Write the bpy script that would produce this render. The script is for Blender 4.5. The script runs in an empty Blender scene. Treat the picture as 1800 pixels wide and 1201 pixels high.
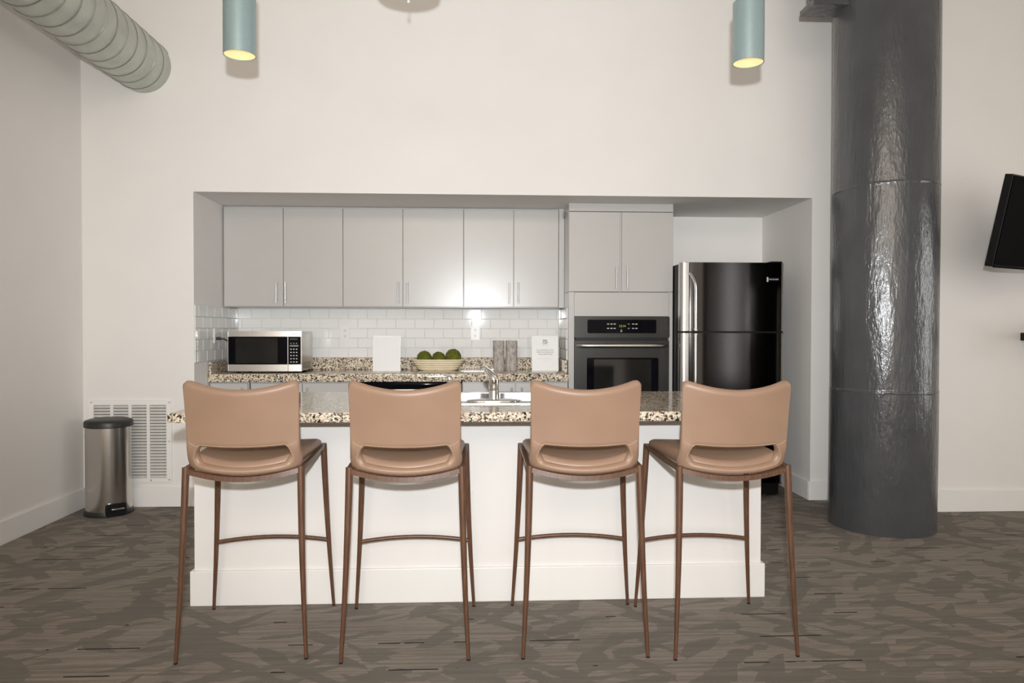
import bpy, bmesh, math, random
from mathutils import Vector, Matrix
random.seed(7)
S = bpy.context.scene
COL = S.collection
PI = math.pi

# ---------------------------------------------------------------- camera
CH = 1.247
YAW, PIT, ROL = 0.0485, -0.016, 0.0015
fw = Vector((math.sin(YAW)*math.cos(PIT), math.cos(YAW)*math.cos(PIT), math.sin(PIT)))
rt = Vector((math.cos(YAW), -math.sin(YAW), 0))
up = rt.cross(fw)
r2 = rt*math.cos(ROL) + up*math.sin(ROL)
u2 = up*math.cos(ROL) - rt*math.sin(ROL)
cam = bpy.data.cameras.new('camera')
cam.sensor_width = 36.0
cam.lens = 1286.34*36.0/1800.0
cam.clip_start = 0.05
camo = bpy.data.objects.new('camera', cam)
M = Matrix((r2, u2, -fw)).transposed().to_4x4()
M.translation = Vector((0, 0, CH))
camo.matrix_world = M
COL.objects.link(camo)
S.camera = camo

# ---------------------------------------------------------------- world, flash, room light
W = bpy.data.worlds.new('world')
S.world = W
W.use_nodes = True
W.node_tree.nodes['Background'].inputs[0].default_value = (1.0, 0.89, 0.76, 1)
W.node_tree.nodes['Background'].inputs[1].default_value = 1.85
S.view_settings.view_transform = 'Standard'
S.view_settings.look = 'None'
S.view_settings.gamma = 1.0
S.view_settings.use_curve_mapping = False
S.view_settings.exposure = 0.0

def light(name, kind, loc, energy, color, rot=None, **kw):
    l = bpy.data.lights.new(name, kind)
    l.energy = energy
    l.color = color
    for k, v in kw.items():
        setattr(l, k, v)
    o = bpy.data.objects.new(name, l)
    o.location = loc
    if rot:
        o.rotation_euler = rot
    COL.objects.link(o)
    return o

# the camera's flash, on top of the camera and a little behind the lens
fl = light('camera_flash', 'SPOT', (0.0, -0.11, CH+0.21), 118, (0.93, 0.965, 1.0),
           (math.radians(92), 0, -YAW), spot_size=math.radians(92), spot_blend=1.0, shadow_soft_size=0.028)
fl.data.use_nodes = True
nt = fl.data.node_tree
em = next(n for n in nt.nodes if n.type == 'EMISSION')
fo = nt.nodes.new('ShaderNodeLightFalloff')
fo.inputs['Strength'].default_value = 1.0
nt.links.new(fo.outputs['Linear'], em.inputs['Strength'])
# daylight from a tall window in the far right part of the room
win = light('window_daylight', 'AREA', (6.62, 2.8, 1.45), 34, (0.95, 0.98, 1.0), (0, math.radians(90), 0),
            shape='RECTANGLE', size=1.9, size_y=0.9)
# a second, narrow window far behind the camera on the right
win2 = light('window_daylight', 'AREA', (4.85, -3.2, 1.5), 15, (0.97, 0.98, 1.0), (math.radians(90), 0, math.radians(25)),
             shape='RECTANGLE', size=0.13, size_y=2.4)

# warm ceiling lamps in the rest of the room, behind the camera
light('ceiling_lamps', 'AREA', (-0.6, -3.0, 3.5), 62, (1.0, 0.86, 0.70), (math.radians(68), 0, 0), shape='RECTANGLE', size=3.6, size_y=0.9)

# ---------------------------------------------------------------- materials
MATS = {}
def new_mat(name):
    m = bpy.data.materials.new(name)
    m.use_nodes = True
    n = m.node_tree.nodes
    b = n['Principled BSDF']
    MATS[name] = m
    return m, m.node_tree, b

def coords(nt, scale=(1, 1, 1), rot=(0, 0, 0)):
    tc = nt.nodes.new('ShaderNodeTexCoord')
    mp = nt.nodes.new('ShaderNodeMapping')
    mp.inputs['Scale'].default_value = scale
    mp.inputs['Rotation'].default_value = rot
    nt.links.new(tc.outputs['Object'], mp.inputs['Vector'])
    return mp.outputs['Vector']

def ramp(nt, src, stops, interp='LINEAR'):
    r = nt.nodes.new('ShaderNodeValToRGB')
    r.color_ramp.interpolation = interp
    e = r.color_ramp.elements
    while len(e) < len(stops):
        e.new(0.5)
    for i, (p, c) in enumerate(stops):
        e[i].position = p
        e[i].color = (*c, 1) if len(c) == 3 else c
    nt.links.new(src, r.inputs['Fac'])
    return r.outputs['Color']

def noise(nt, vec, scale, detail=3, rough=0.5, dist=0.0):
    n = nt.nodes.new('ShaderNodeTexNoise')
    n.inputs['Scale'].default_value = scale
    n.inputs['Detail'].default_value = detail
    n.inputs['Roughness'].default_value = rough
    n.inputs['Distortion'].default_value = dist
    nt.links.new(vec, n.inputs['Vector'])
    return n.outputs['Fac']

def math_n(nt, op, a, b=None, clamp=False):
    n = nt.nodes.new('ShaderNodeMath')
    n.operation = op
    n.use_clamp = clamp
    for i, v in enumerate((a, b)):
        if v is None:
            continue
        if isinstance(v, (int, float)):
            n.inputs[i].default_value = v
        else:
            nt.links.new(v, n.inputs[i])
    return n.outputs[0]

def mix(nt, fac, a, b, mode='MIX'):
    n = nt.nodes.new('ShaderNodeMix')
    n.data_type = 'RGBA'
    n.blend_type = mode
    for sock, v in ((n.inputs[0], fac), (n.inputs[6], a), (n.inputs[7], b)):
        if isinstance(v, (int, float)):
            sock.default_value = v
        elif isinstance(v, tuple):
            sock.default_value = (*v, 1)
        else:
            nt.links.new(v, sock)
    return n.outputs[2]

def bump(nt, b, h, strength, dist=0.002):
    n = nt.nodes.new('ShaderNodeBump')
    n.inputs['Strength'].default_value = strength
    n.inputs['Distance'].default_value = dist
    nt.links.new(h, n.inputs['Height'])
    nt.links.new(n.outputs['Normal'], b.inputs['Normal'])

def simple(name, col, rough=0.5, metal=0.0, spec=0.5, nscale=40, namp=0.06, bstr=0.0, bscale=200, stretch=(1, 1, 1), coat=0.0, aniso=0.0):
    m, nt, b = new_mat(name)
    v = coords(nt, stretch)
    f = noise(nt, v, nscale, 3)
    lo = tuple(c*(1-namp) for c in col)
    hi = tuple(min(1, c*(1+namp)) for c in col)
    nt.links.new(ramp(nt, f, [(0.3, lo), (0.7, hi)]), b.inputs['Base Color'])
    b.inputs['Roughness'].default_value = rough
    b.inputs['Metallic'].default_value = metal
    b.inputs['Specular IOR Level'].default_value = spec
    b.inputs['Coat Weight'].default_value = coat
    b.inputs['Anisotropic'].default_value = aniso
    if bstr:
        bump(nt, b, noise(nt, v, bscale, 2), bstr)
    return m

simple('wall_paint', (0.80, 0.775, 0.745), 0.62, spec=0.3, nscale=3, namp=0.012, bstr=0.06, bscale=350)
simple('trim_paint', (0.83, 0.815, 0.79), 0.4, nscale=4, namp=0.01)
simple('ceiling_paint', (0.82, 0.80, 0.77), 0.8, nscale=3, namp=0.03)
simple('cabinet_paint', (0.49, 0.475, 0.455), 0.27, nscale=5, namp=0.012, bstr=0.03, bscale=60)
simple('toe_kick_dark', (0.12, 0.115, 0.11), 0.6)  # dark finish of the toe kicks
simple('steel', (0.62, 0.60, 0.57), 0.3, 1.0, nscale=30, namp=0.05, stretch=(1, 1, 14), aniso=0.4)
simple('can_steel', (0.60, 0.575, 0.545), 0.19, 1.0, nscale=30, namp=0.05, stretch=(14, 14, 1), bstr=0.03, bscale=6)
simple('nickel', (0.46, 0.44, 0.41), 0.3, 1.0, nscale=50, namp=0.05)
simple('chrome', (0.85, 0.86, 0.87), 0.06, 1.0, nscale=20, namp=0.02)
simple('sink_steel', (0.55, 0.56, 0.57), 0.3, 1.0, nscale=40, namp=0.05, stretch=(10, 1, 1))
simple('dark_steel', (0.040, 0.0375, 0.036), 0.13, 1.0, nscale=24, namp=0.10, stretch=(26, 26, 1), bstr=0.012, bscale=2.0)
simple('oven_steel', (0.042, 0.041, 0.039), 0.33, 1.0, nscale=24, namp=0.10, stretch=(1, 1, 26))
simple('black_plastic', (0.008, 0.008, 0.009), 0.4, spec=0.25, nscale=50, namp=0.2)
simple('black_gloss', (0.004, 0.004, 0.006), 0.08, spec=0.05, nscale=10, namp=0.2)
simple('tinted_glass', (0.012, 0.0115, 0.0105), 0.06, spec=0.3, nscale=6, namp=0.3)
simple('tv_screen', (0.001, 0.001, 0.0015), 0.5, spec=0.02, nscale=6, namp=0.2)
simple('lid_plastic', (0.02, 0.02, 0.02), 0.42, nscale=80, namp=0.15)
simple('white_plastic', (0.78, 0.77, 0.75), 0.35, nscale=30, namp=0.02)
simple('dark_slot', (0.03, 0.03, 0.03), 0.6)
simple('tile_glaze', (0.80, 0.795, 0.775), 0.038, spec=0.4, nscale=2.5, namp=0.015)
simple('grout', (0.74, 0.735, 0.715), 0.8, nscale=90, namp=0.04)
simple('pendant_blue', (0.33, 0.43, 0.445), 0.34, 0.3, nscale=60, namp=0.03)
simple('rod_metal', (0.35, 0.38, 0.39), 0.4, 0.8)
simple('duct_zinc', (0.50, 0.515, 0.47), 0.42, 0.55, nscale=9, namp=0.10, bstr=0.05, bscale=30)
simple('duct_seam', (0.36, 0.37, 0.335), 0.45, 0.6, nscale=20, namp=0.1)
simple('paper', (0.84, 0.835, 0.82), 0.5, nscale=12, namp=0.012)
simple('acrylic_edge', (0.80, 0.81, 0.80), 0.15, nscale=12, namp=0.02)
simple('ink', (0.30, 0.295, 0.29), 0.7)
simple('faint_ink', (0.70, 0.69, 0.68), 0.7)
simple('white_print', (0.62, 0.62, 0.60), 0.5)
simple('grey_print', (0.22, 0.22, 0.21), 0.5)
simple('bowl_cream', (0.76, 0.66, 0.47), 0.5, nscale=18, namp=0.08, stretch=(1, 1, 5))
simple('louver_white', (0.60, 0.585, 0.55), 0.5, nscale=40, namp=0.06)
simple('vent_dark', (0.10, 0.095, 0.085), 0.8)
simple('plywood', (0.15, 0.105, 0.07), 0.7, nscale=14, namp=0.2, stretch=(1, 8, 8))
simple('cord_black', (0.03, 0.028, 0.026), 0.5)
simple('drum_shade', (0.62, 0.58, 0.52), 0.6)

def mat_emit(name, col, strength):
    m, nt, b = new_mat(name)
    f = noise(nt, coords(nt), 14, 2)
    nt.links.new(ramp(nt, f, [(0.2, tuple(c*0.93 for c in col)), (0.8, col)]), b.inputs['Emission Color'])
    b.inputs['Base Color'].default_value = (*(c*0.4 for c in col), 1)
    b.inputs['Emission Strength'].default_value = strength
mat_emit('lamp_glow', (1.0, 0.79, 0.40), 0.85)
mat_emit('clock_green', (0.42, 0.55, 0.06), 0.55)

def mat_leather():
    m, nt, b = new_mat('tan_leather')
    v = coords(nt)
    n1 = noise(nt, v, 7, 3)
    nt.links.new(ramp(nt, n1, [(0.3, (0.312, 0.198, 0.135)), (0.7, (0.338, 0.216, 0.148))]), b.inputs['Base Color'])
    b.inputs['Roughness'].default_value = 0.40
    b.inputs['Specular IOR Level'].default_value = 0.45
    vo = nt.nodes.new('ShaderNodeTexVoronoi')
    vo.inputs['Scale'].default_value = 520
    nt.links.new(v, vo.inputs['Vector'])
    bump(nt, b, vo.outputs['Distance'], 0.10, 0.001)
mat_leather()
simple('leather_stitch', (0.50, 0.36, 0.25), 0.6, nscale=300, namp=0.2)

def mat_wood():
    m, nt, b = new_mat('walnut_print')
    v = coords(nt, (60, 60, 3))
    n1 = noise(nt, v, 2.2, 5, 0.6, 0.4)
    nt.links.new(ramp(nt, n1, [(0.25, (0.058, 0.027, 0.015)), (0.5, (0.115, 0.053, 0.028)), (0.75, (0.172, 0.083, 0.045))]), b.inputs['Base Color'])
    b.inputs['Roughness'].default_value = 0.38
mat_wood()

def mat_granite():
    m, nt, b = new_mat('granite')
    v = coords(nt)
    n0 = noise(nt, v, 70, 2)
    vm = nt.nodes.new('ShaderNodeVectorMath'); vm.operation = 'MULTIPLY_ADD'
    cmb = nt.nodes.new('ShaderNodeCombineXYZ')
    for i in range(3):
        nt.links.new(n0, cmb.inputs[i])
    nt.links.new(cmb.outputs[0], vm.inputs[0])
    vm.inputs[1].default_value = (0.012, 0.012, 0.012)
    nt.links.new(v, vm.inputs[2])
    vo = nt.nodes.new('ShaderNodeTexVoronoi')
    vo.inputs['Scale'].default_value = 135
    vo.inputs['Randomness'].default_value = 1.0
    nt.links.new(vm.outputs[0], vo.inputs['Vector'])
    sep = nt.nodes.new('ShaderNodeSeparateColor')
    nt.links.new(vo.outputs['Color'], sep.inputs[0])
    c = ramp(nt, sep.outputs[0], [(0.0, (0.018, 0.015, 0.013)), (0.20, (0.09, 0.065, 0.045)), (0.27, (0.33, 0.25, 0.175)),
                                  (0.37, (0.62, 0.51, 0.375)), (0.55, (0.78, 0.68, 0.53)), (0.78, (0.47, 0.40, 0.33)), (0.88, (0.84, 0.76, 0.63))], 'CONSTANT')
    c2 = mix(nt, ramp(nt, noise(nt, v, 34, 4, 0.65), [(0.52, (0, 0, 0)), (0.68, (0.45, 0.45, 0.45))]), c, (0.66, 0.53, 0.39))
    nt.links.new(c2, b.inputs['Base Color'])
    b.inputs['Roughness'].default_value = 0.09
    b.inputs['Specular IOR Level'].default_value = 0.6
mat_granite()

def mat_carpet():
    m, nt, b = new_mat('carpet')
    v = coords(nt)
    fine = noise(nt, coords(nt, (14, 150, 1)), 1.0, 3, 0.6)
    thread = noise(nt, coords(nt, (1.3, 62, 1)), 1.0, 3, 0.6)
    grain = noise(nt, v, 420, 2)
    light_c = ramp(nt, thread, [(0.36, (0.105, 0.091, 0.079)), (0.5, (0.262, 0.228, 0.196)), (0.64, (0.39, 0.344, 0.299))])
    light_c = mix(nt, 0.45, light_c, ramp(nt, fine, [(0.3, (0.165, 0.141, 0.120)), (0.7, (0.40, 0.352, 0.306))]))
    light_c = mix(nt, 0.35, light_c, ramp(nt, grain, [(0.3, (0.12, 0.105, 0.09)), (0.7, (0.42, 0.372, 0.325))]))
    dark_c = ramp(nt, grain, [(0.3, (0.118, 0.109, 0.094)), (0.7, (0.212, 0.199, 0.175))])
    wob = noise(nt, coords(nt, (5, 16, 1)), 1.0, 4, 0.65)
    def patches(sx, sy, rot, lo, hi, w):
        tc = nt.nodes.new('ShaderNodeTexCoord')
        mp = nt.nodes.new('ShaderNodeMapping')
        mp.vector_type = 'TEXTURE'
        mp.inputs['Scale'].default_value = (sx, sy, 1)
        mp.inputs['Rotation'].default_value = (0, 0, rot)
        nt.links.new(tc.outputs['Object'], mp.inputs['Vector'])
        add = nt.nodes.new('ShaderNodeVectorMath'); add.operation = 'MULTIPLY_ADD'
        cmb = nt.nodes.new('ShaderNodeCombineXYZ')
        nt.links.new(wob, cmb.inputs[0]); nt.links.new(wob, cmb.inputs[1])
        nt.links.new(cmb.outputs[0], add.inputs[0]); add.inputs[1].default_value = (w, w, 0); nt.links.new(mp.outputs[0], add.inputs[2])
        vo = nt.nodes.new('ShaderNodeTexVoronoi')
        vo.voronoi_dimensions = '2D'
        vo.inputs['Scale'].default_value = 1.0
        nt.links.new(add.outputs[0], vo.inputs['Vector'])
        sp = nt.nodes.new('ShaderNodeSeparateColor')
        nt.links.new(vo.outputs['Color'], sp.inputs[0])
        return ramp(nt, sp.outputs[0], [(lo, (0, 0, 0)), (hi, (1, 1, 1))])
    p1 = patches(0.20, 0.075, 0.85, 0.73, 0.78, 0.75)
    p2 = patches(0.22, 0.065, -0.75, 0.75, 0.80, 0.75)
    p3 = patches(0.12, 0.035, 0.25, 0.80, 0.85, 0.9)
    mask = math_n(nt, 'MAXIMUM', math_n(nt, 'MAXIMUM', p1, p2), p3)
    mask = math_n(nt, 'MULTIPLY', mask, math_n(nt, 'ADD', 0.40, math_n(nt, 'MULTIPLY', noise(nt, coords(nt, (3, 30, 1)), 1.0, 3, 0.6), 0.6)))
    c = mix(nt, mask, light_c, dark_c)
    # dark yarn dashes that run in rows across the room
    sx = nt.nodes.new('ShaderNodeSeparateXYZ')
    nt.links.new(v, sx.inputs[0])
    row = math_n(nt, 'FRACT', math_n(nt, 'DIVIDE', sx.outputs[1], 0.23))
    line = math_n(nt, 'LESS_THAN', math_n(nt, 'ABSOLUTE', math_n(nt, 'SUBTRACT', row, 0.5)), 0.022)
    seg = math_n(nt, 'GREATER_THAN', noise(nt, coords(nt, (3.0, 1.15, 1)), 1.0, 2, 0.7), 0.575)
    c = mix(nt, math_n(nt, 'MULTIPLY', math_n(nt, 'MULTIPLY', line, seg), 0.85), c, (0.018, 0.016, 0.014))
    nt.links.new(c, b.inputs['Base Color'])
    b.inputs['Roughness'].default_value = 0.95
    b.inputs['Specular IOR Level'].default_value = 0.1
    bump(nt, b, grain, 0.5, 0.004)
mat_carpet()

def mat_column():
    m, nt, b = new_mat('column_paint')
    v = coords(nt)
    f = noise(nt, v, 4, 4)
    nt.links.new(ramp(nt, f, [(0.3, (0.058, 0.061, 0.066)), (0.7, (0.072, 0.075, 0.081))]), b.inputs['Base Color'])
    b.inputs['Roughness'].default_value = 0.19
    b.inputs['Specular IOR Level'].default_value = 0.75
    s1 = noise(nt, coords(nt, (9, 9, 2.2)), 2.0, 5, 0.6)
    s2 = noise(nt, coords(nt, (48, 48, 22)), 1.0, 4, 0.65)
    h = math_n(nt, 'ADD', s1, math_n(nt, 'MULTIPLY', s2, 0.22))
    bump(nt, b, h, 0.6, 0.014)
mat_column()

def mat_moss():
    m, nt, b = new_mat('moss')
    v = coords(nt)
    f = noise(nt, v, 16, 5, 0.7)
    nt.links.new(ramp(nt, f, [(0.3, (0.05, 0.065, 0.007)), (0.5, (0.13, 0.145, 0.012)), (0.68, (0.27, 0.19, 0.015))]), b.inputs['Base Color'])
    b.inputs['Roughness'].default_value = 0.95
    bump(nt, b, noise(nt, v, 160, 3), 0.8, 0.006)
mat_moss()

def mat_birch():
    m, nt, b = new_mat('birch_bark')
    f = noise(nt, coords(nt, (48, 48, 26)), 1.0, 5, 0.7)
    d = noise(nt, coords(nt, (9, 9, 46)), 1.0, 2, 0.5)
    c = ramp(nt, f, [(0.3, (0.22, 0.19, 0.165)), (0.5, (0.43, 0.385, 0.345)), (0.72, (0.62, 0.575, 0.535))])
    c = mix(nt, ramp(nt, d, [(0.70, (0, 0, 0)), (0.74, (0.8, 0.8, 0.8))]), c, (0.06, 0.048, 0.04))
    nt.links.new(c, b.inputs['Base Color'])
    b.inputs['Roughness'].default_value = 0.8
    bump(nt, b, f, 0.4, 0.003)
mat_birch()

# ---------------------------------------------------------------- mesh helpers
def box(bm, x0, x1, y0, y1, z0, z1, bev=0.0, seg=2):
    r = bmesh.ops.create_cube(bm, size=1.0)
    for v in r['verts']:
        v.co = Vector((x0+(v.co.x+.5)*(x1-x0), y0+(v.co.y+.5)*(y1-y0), z0+(v.co.z+.5)*(z1-z0)))
    if bev:
        es = set(e for v in r['verts'] for e in v.link_edges)
        bmesh.ops.bevel(bm, geom=list(es), offset=bev, segments=seg, affect='EDGES', profile=0.5)
    return bm

def B(*a, **k):
    return box(bmesh.new(), *a, **k)

def tube(bm, pts, rad, n=10, cap=True, flat=None, upv=None):
    """swept tube; rad a number or list; flat=(a,b) squashes the section"""
    pts = [Vector(p) for p in pts]
    rs = rad if isinstance(rad, (list, tuple)) else [rad]*len(pts)
    rings = []
    ref = Vector(upv) if upv else None
    for i, p in enumerate(pts):
        t = (pts[min(i+1, len(pts)-1)] - pts[max(i-1, 0)]).normalized()
        if ref is None:
            ref = Vector((0, 0, 1)) if abs(t.z) < 0.9 else Vector((0, 1, 0))
        a = t.cross(ref).normalized()
        b = a.cross(t).normalized()
        if upv is None:
            ref = b
        fa, fb = flat or (1, 1)
        rings.append([bm.verts.new(p + (a*math.cos(2*PI*k/n)*fa + b*math.sin(2*PI*k/n)*fb)*rs[i]) for k in range(n)])
    for i in range(len(rings)-1):
        for k in range(n):
            bm.faces.new((rings[i][k], rings[i][(k+1) % n], rings[i+1][(k+1) % n], rings[i+1][k]))
    if cap:
        bm.faces.new(rings[0][::-1])
        bm.faces.new(rings[-1])
    return bm

def lathe(bm, prof, c=(0, 0, 0), n=32, sx=1.0, sy=1.0, rot=0.0, closed=False):
    rings = []
    for r, z in prof:
        rings.append([bm.verts.new((c[0]+sx*r*math.cos(2*PI*k/n+rot), c[1]+sy*r*math.sin(2*PI*k/n+rot), c[2]+z)) for k in range(n)])
    for i in range(len(rings)-1):
        for k in range(n):
            bm.faces.new((rings[i][k], rings[i][(k+1) % n], rings[i+1][(k+1) % n], rings[i+1][k]))
    if closed:
        for k in range(n):
            bm.faces.new((rings[-1][k], rings[-1][(k+1) % n], rings[0][(k+1) % n], rings[0][k]))
    else:
        bm.faces.new(rings[0][::-1])
        bm.faces.new(rings[-1])
    return bm

def prism(bm, poly, axis, a0, a1):
    """polygon in a plane extruded along an axis ('x': poly=(y,z), 'y': poly=(x,z), 'z': poly=(x,y))"""
    def P(p, a):
        return {'x': (a, p[0], p[1]), 'y': (p[0], a, p[1]), 'z': (p[0], p[1], a)}[axis]
    v0 = [bm.verts.new(P(p, a0)) for p in poly]
    v1 = [bm.verts.new(P(p, a1)) for p in poly]
    n = len(poly)
    bm.faces.new(v0)
    bm.faces.new(v1[::-1])
    for i in range(n):
        bm.faces.new((v0[i], v0[(i+1) % n], v1[(i+1) % n], v1[i]))
    return bm

def rrect(x0, x1, z0, z1, r, n=5):
    out = []
    for cx, cz, a in ((x1-r, z1-r, 0), (x0+r, z1-r, PI/2), (x0+r, z0+r, PI), (x1-r, z0+r, 1.5*PI)):
        for k in range(n+1):
            t = a + PI/2*k/n
            out.append((cx+r*math.cos(t), cz+r*math.sin(t)))
    return out

def pad(bm, surf, T, nu=28, nv=18, er=0.02, wu=0.2, wv=0.12):
    """cushion: middle surface surf(u,v), u,v in [-1,1]; thickness T(u,v) rounded off at the edges; wu, wv half sizes in metres"""
    def sp(n):  # denser near edges
        return [math.sin(-PI/2 + PI*i/n) * 0.55 + (-1+2*i/n) * 0.45 for i in range(n+1)]
    us, vs = sp(nu), sp(nv)
    e = 1e-3
    top, bot = {}, {}
    for i, u in enumerate(us):
        for j, v in enumerate(vs):
            p = Vector(surf(u, v))
            du = Vector(surf(min(1, u+e), v)) - Vector(surf(max(-1, u-e), v))
            dv = Vector(surf(u, min(1, v+e))) - Vector(surf(u, max(-1, v-e)))
            nrm = du.cross(dv).normalized()
            edge = i in (0, nu) or j in (0, nv)
            d = min((1-abs(u))*wu, (1-abs(v))*wv)
            k = 1.0 if d >= er else math.sqrt(max(0, 1-(1-d/er)**2))
            t = T(u, v)*k
            if edge:
                top[i, j] = bot[i, j] = bm.verts.new(p)
            else:
                top[i, j] = bm.verts.new(p + nrm*t)
                bot[i, j] = bm.verts.new(p - nrm*t)
    for i in range(nu):
        for j in range(nv):
            a = [top[i, j], top[i+1, j], top[i+1, j+1], top[i, j+1]]
            b = [bot[i, j], bot[i, j+1], bot[i+1, j+1], bot[i+1, j]]
            bm.faces.new(a)
            if set(a) != set(b):
                bm.faces.new(b)
    return bm

# ---------------------------------------------------------------- object helpers
def woff(o):
    v = Vector((0, 0, 0))
    while o is not None:
        v += o.location
        o = o.parent
    return v

def finish(o, smooth):
    me = o.data
    if smooth:
        me.shade_smooth()
        try:
            me.set_sharp_from_angle(angle=math.radians(smooth if smooth > 1 else 40))
        except Exception:
            pass

def obj(name, bm, mat, parent=None, smooth=40, label=None):
    """mesh drawn in world coordinates -> object; as a child it is moved into the parent's space"""
    bmesh.ops.recalc_face_normals(bm, faces=bm.faces[:])
    me = bpy.data.meshes.new(name)
    if parent is not None:
        off = woff(parent)
    else:
        xs = [v.co.x for v in bm.verts]; ys = [v.co.y for v in bm.verts]; zs = [v.co.z for v in bm.verts]
        off = Vector(((min(xs)+max(xs))/2, (min(ys)+max(ys))/2, min(zs)))
    for v in bm.verts:
        v.co -= off
    bm.to_mesh(me)
    bm.free()
    me.materials.append(MATS[mat])
    o = bpy.data.objects.new(name, me)
    COL.objects.link(o)
    if parent is not None:
        o.parent = parent
    else:
        o.location = off
    if smooth:
        finish(o, smooth)
    if label:
        o['label'] = label
    return o

def tag(o, label, cat, group=None, kind=None):
    o['label'] = label
    o['category'] = cat
    if group:
        o['group'] = group
    if kind:
        o['kind'] = kind
    return o

def thing(name, label, cat, loc, group=None, kind=None):
    o = bpy.data.objects.new(name, None)
    o.empty_display_size = 0.05
    o.location = loc
    COL.objects.link(o)
    return tag(o, label, cat, group, kind)

def struct(name, bm, mat, label, cat='wall', smooth=0):
    o = obj(name, bm, mat, None, smooth)
    return tag(o, label, cat, kind='structure')

def copy_tree(o, parent=None):
    c = o.copy()
    COL.objects.link(c)
    c.parent = parent
    for ch in o.children:
        copy_tree(ch, c)
    return c

def inst(src, loc, parent=None):
    c = bpy.data.objects.new(src.name.split('.')[0], src.data)
    c.location = loc
    COL.objects.link(c)
    c.parent = parent
    return c

def text(name, s, size, mat, parent, loc, rx=PI/2, depth=0.0004, align='CENTER', bold=0.0, rz=0.0):
    cu = bpy.data.curves.new('print', 'FONT')
    cu.body = s
    cu.size = size
    cu.align_x = align
    cu.align_y = 'CENTER'
    cu.extrude = depth
    cu.offset = bold
    cu.resolution_u = 2
    t = bpy.data.objects.new('print', cu)
    COL.objects.link(t)
    dg = bpy.context.evaluated_depsgraph_get()
    me = bpy.data.meshes.new_from_object(t.evaluated_get(dg))
    bpy.data.objects.remove(t)
    bpy.data.curves.remove(cu)
    me.transform(Matrix.Translation(Vector(loc) - woff(parent)) @ Matrix.Rotation(rz, 4, 'Z') @ Matrix.Rotation(rx, 4, 'X'))
    me.materials.clear()
    me.materials.append(MATS[mat])
    o = bpy.data.objects.new(name, me)
    COL.objects.link(o)
    o.parent = parent
    return o

# ---------------------------------------------------------------- room
YW = 5.2435      # main wall
YB = 6.1765      # back of the kitchen recess
YR = 4.868       # nearer wall on the right
XL = -2.743      # left wall
XO0, XO1 = -1.982, 2.446   # recess opening
ZO = 2.2119
ZC = 4.0
XRET = 2.85
t_ = 0.15
struct('floor', B(XL-t_, 7.0, -3.5, YB+t_, -0.1, 0), 'carpet', 'dark grey-brown patterned carpet covering the whole floor', 'floor')
struct('ceiling', B(XL-t_, 7.0, -3.5, YB+t_, ZC, ZC+0.1), 'ceiling_paint', 'plain high ceiling above the duct and the hanging lamps', 'ceiling')
struct('wall_left', B(XL-t_, XL, -3.5, YW, 0, ZC), 'wall_paint', 'white side wall on the left behind the round metal duct')
bm = bmesh.new()
ring = [(XL-t_, 0), (XO0, 0), (XO0, ZO), (XO1, ZO), (XO1, 0), (XRET, 0), (XRET, ZC), (XL-t_, ZC)]
prism(bm, ring, 'y', YW, YW+t_)
struct('wall_main', bm, 'wall_paint', 'large white wall with the wide opening of the kitchen recess')
struct('wall_right', B(XRET, 7.0, YR, YR+t_+0.4, 0, ZC), 'wall_paint', 'pale wall behind the dark round column, carrying the television')
wrl = struct('wall_recess_left', B(XO0-t_, XO0, YW+t_+0.0005, YB+t_, 0, ZO), 'wall_paint', 'left side wall of the kitchen recess beside the microwave')
struct('wall_recess_right', B(XO1, XO1+t_, YW+t_+0.0005, YB+t_, 0, ZO), 'wall_paint', 'right side wall of the kitchen recess beside the refrigerator')
wrb = struct('wall_recess_back', B(XO0, XO1, YB, YB+t_, 0, ZO), 'wall_paint', 'back wall of the kitchen recess, tiled above the counter')
struct('ceiling_recess', B(XO0-t_, XO1+t_, YW+t_+0.0005, YB+t_, ZO, ZO+0.1), 'wall_paint', 'low flat ceiling over the kitchen recess', 'ceiling')

bm = bmesh.new()
for (ya, yb, za, zb) in ((-3.5, 2.3, 0, ZC), (3.3, YR, 0, ZC), (2.3, 3.3, 0, 0.45), (2.3, 3.3, 2.45, ZC)):
    box(bm, 6.5, 6.6, ya, yb, za, zb)
struct('wall_added_right', bm, 'wall_paint', 'added unseen side wall with one tall window, cuts the light from the right')  # unseen wall, added to hold back ambient light from the right
struct('wall_added_rear', B(3.0, 6.6, -3.65, -3.5, 0, ZC), 'wall_paint', 'added unseen wall piece behind the camera, dims right wall and refrigerator')  # unseen piece, added to narrow the rear opening and darken fridge reflections
def baseboard(name, x0, x1, y0, y1, label, h=0.14):
    struct(name, B(x0, x1, y0, y1, 0, h, bev=0.004), 'trim_paint', label, 'baseboard')
bt = 0.016
baseboard('baseboard_left', XL, XL+bt, -3.4, YW-bt, 'white baseboard running along the foot of the left side wall')
baseboard('baseboard_main', XL, XO0, YW-bt, YW, 'white baseboard on the main wall behind the trash can')
baseboard('baseboard_main_right', XO1-bt, XRET, YW-bt, YW, 'short white baseboard between refrigerator recess and dark column')
baseboard('baseboard_recess_right', XO1-bt, XO1, YW+0.0005, YB, 'white baseboard along the right recess wall beside the refrigerator')
baseboard('baseboard_right', XRET, 6.9, YR-bt, YR, 'white baseboard right of the dark column, below the television', 0.15)

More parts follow.
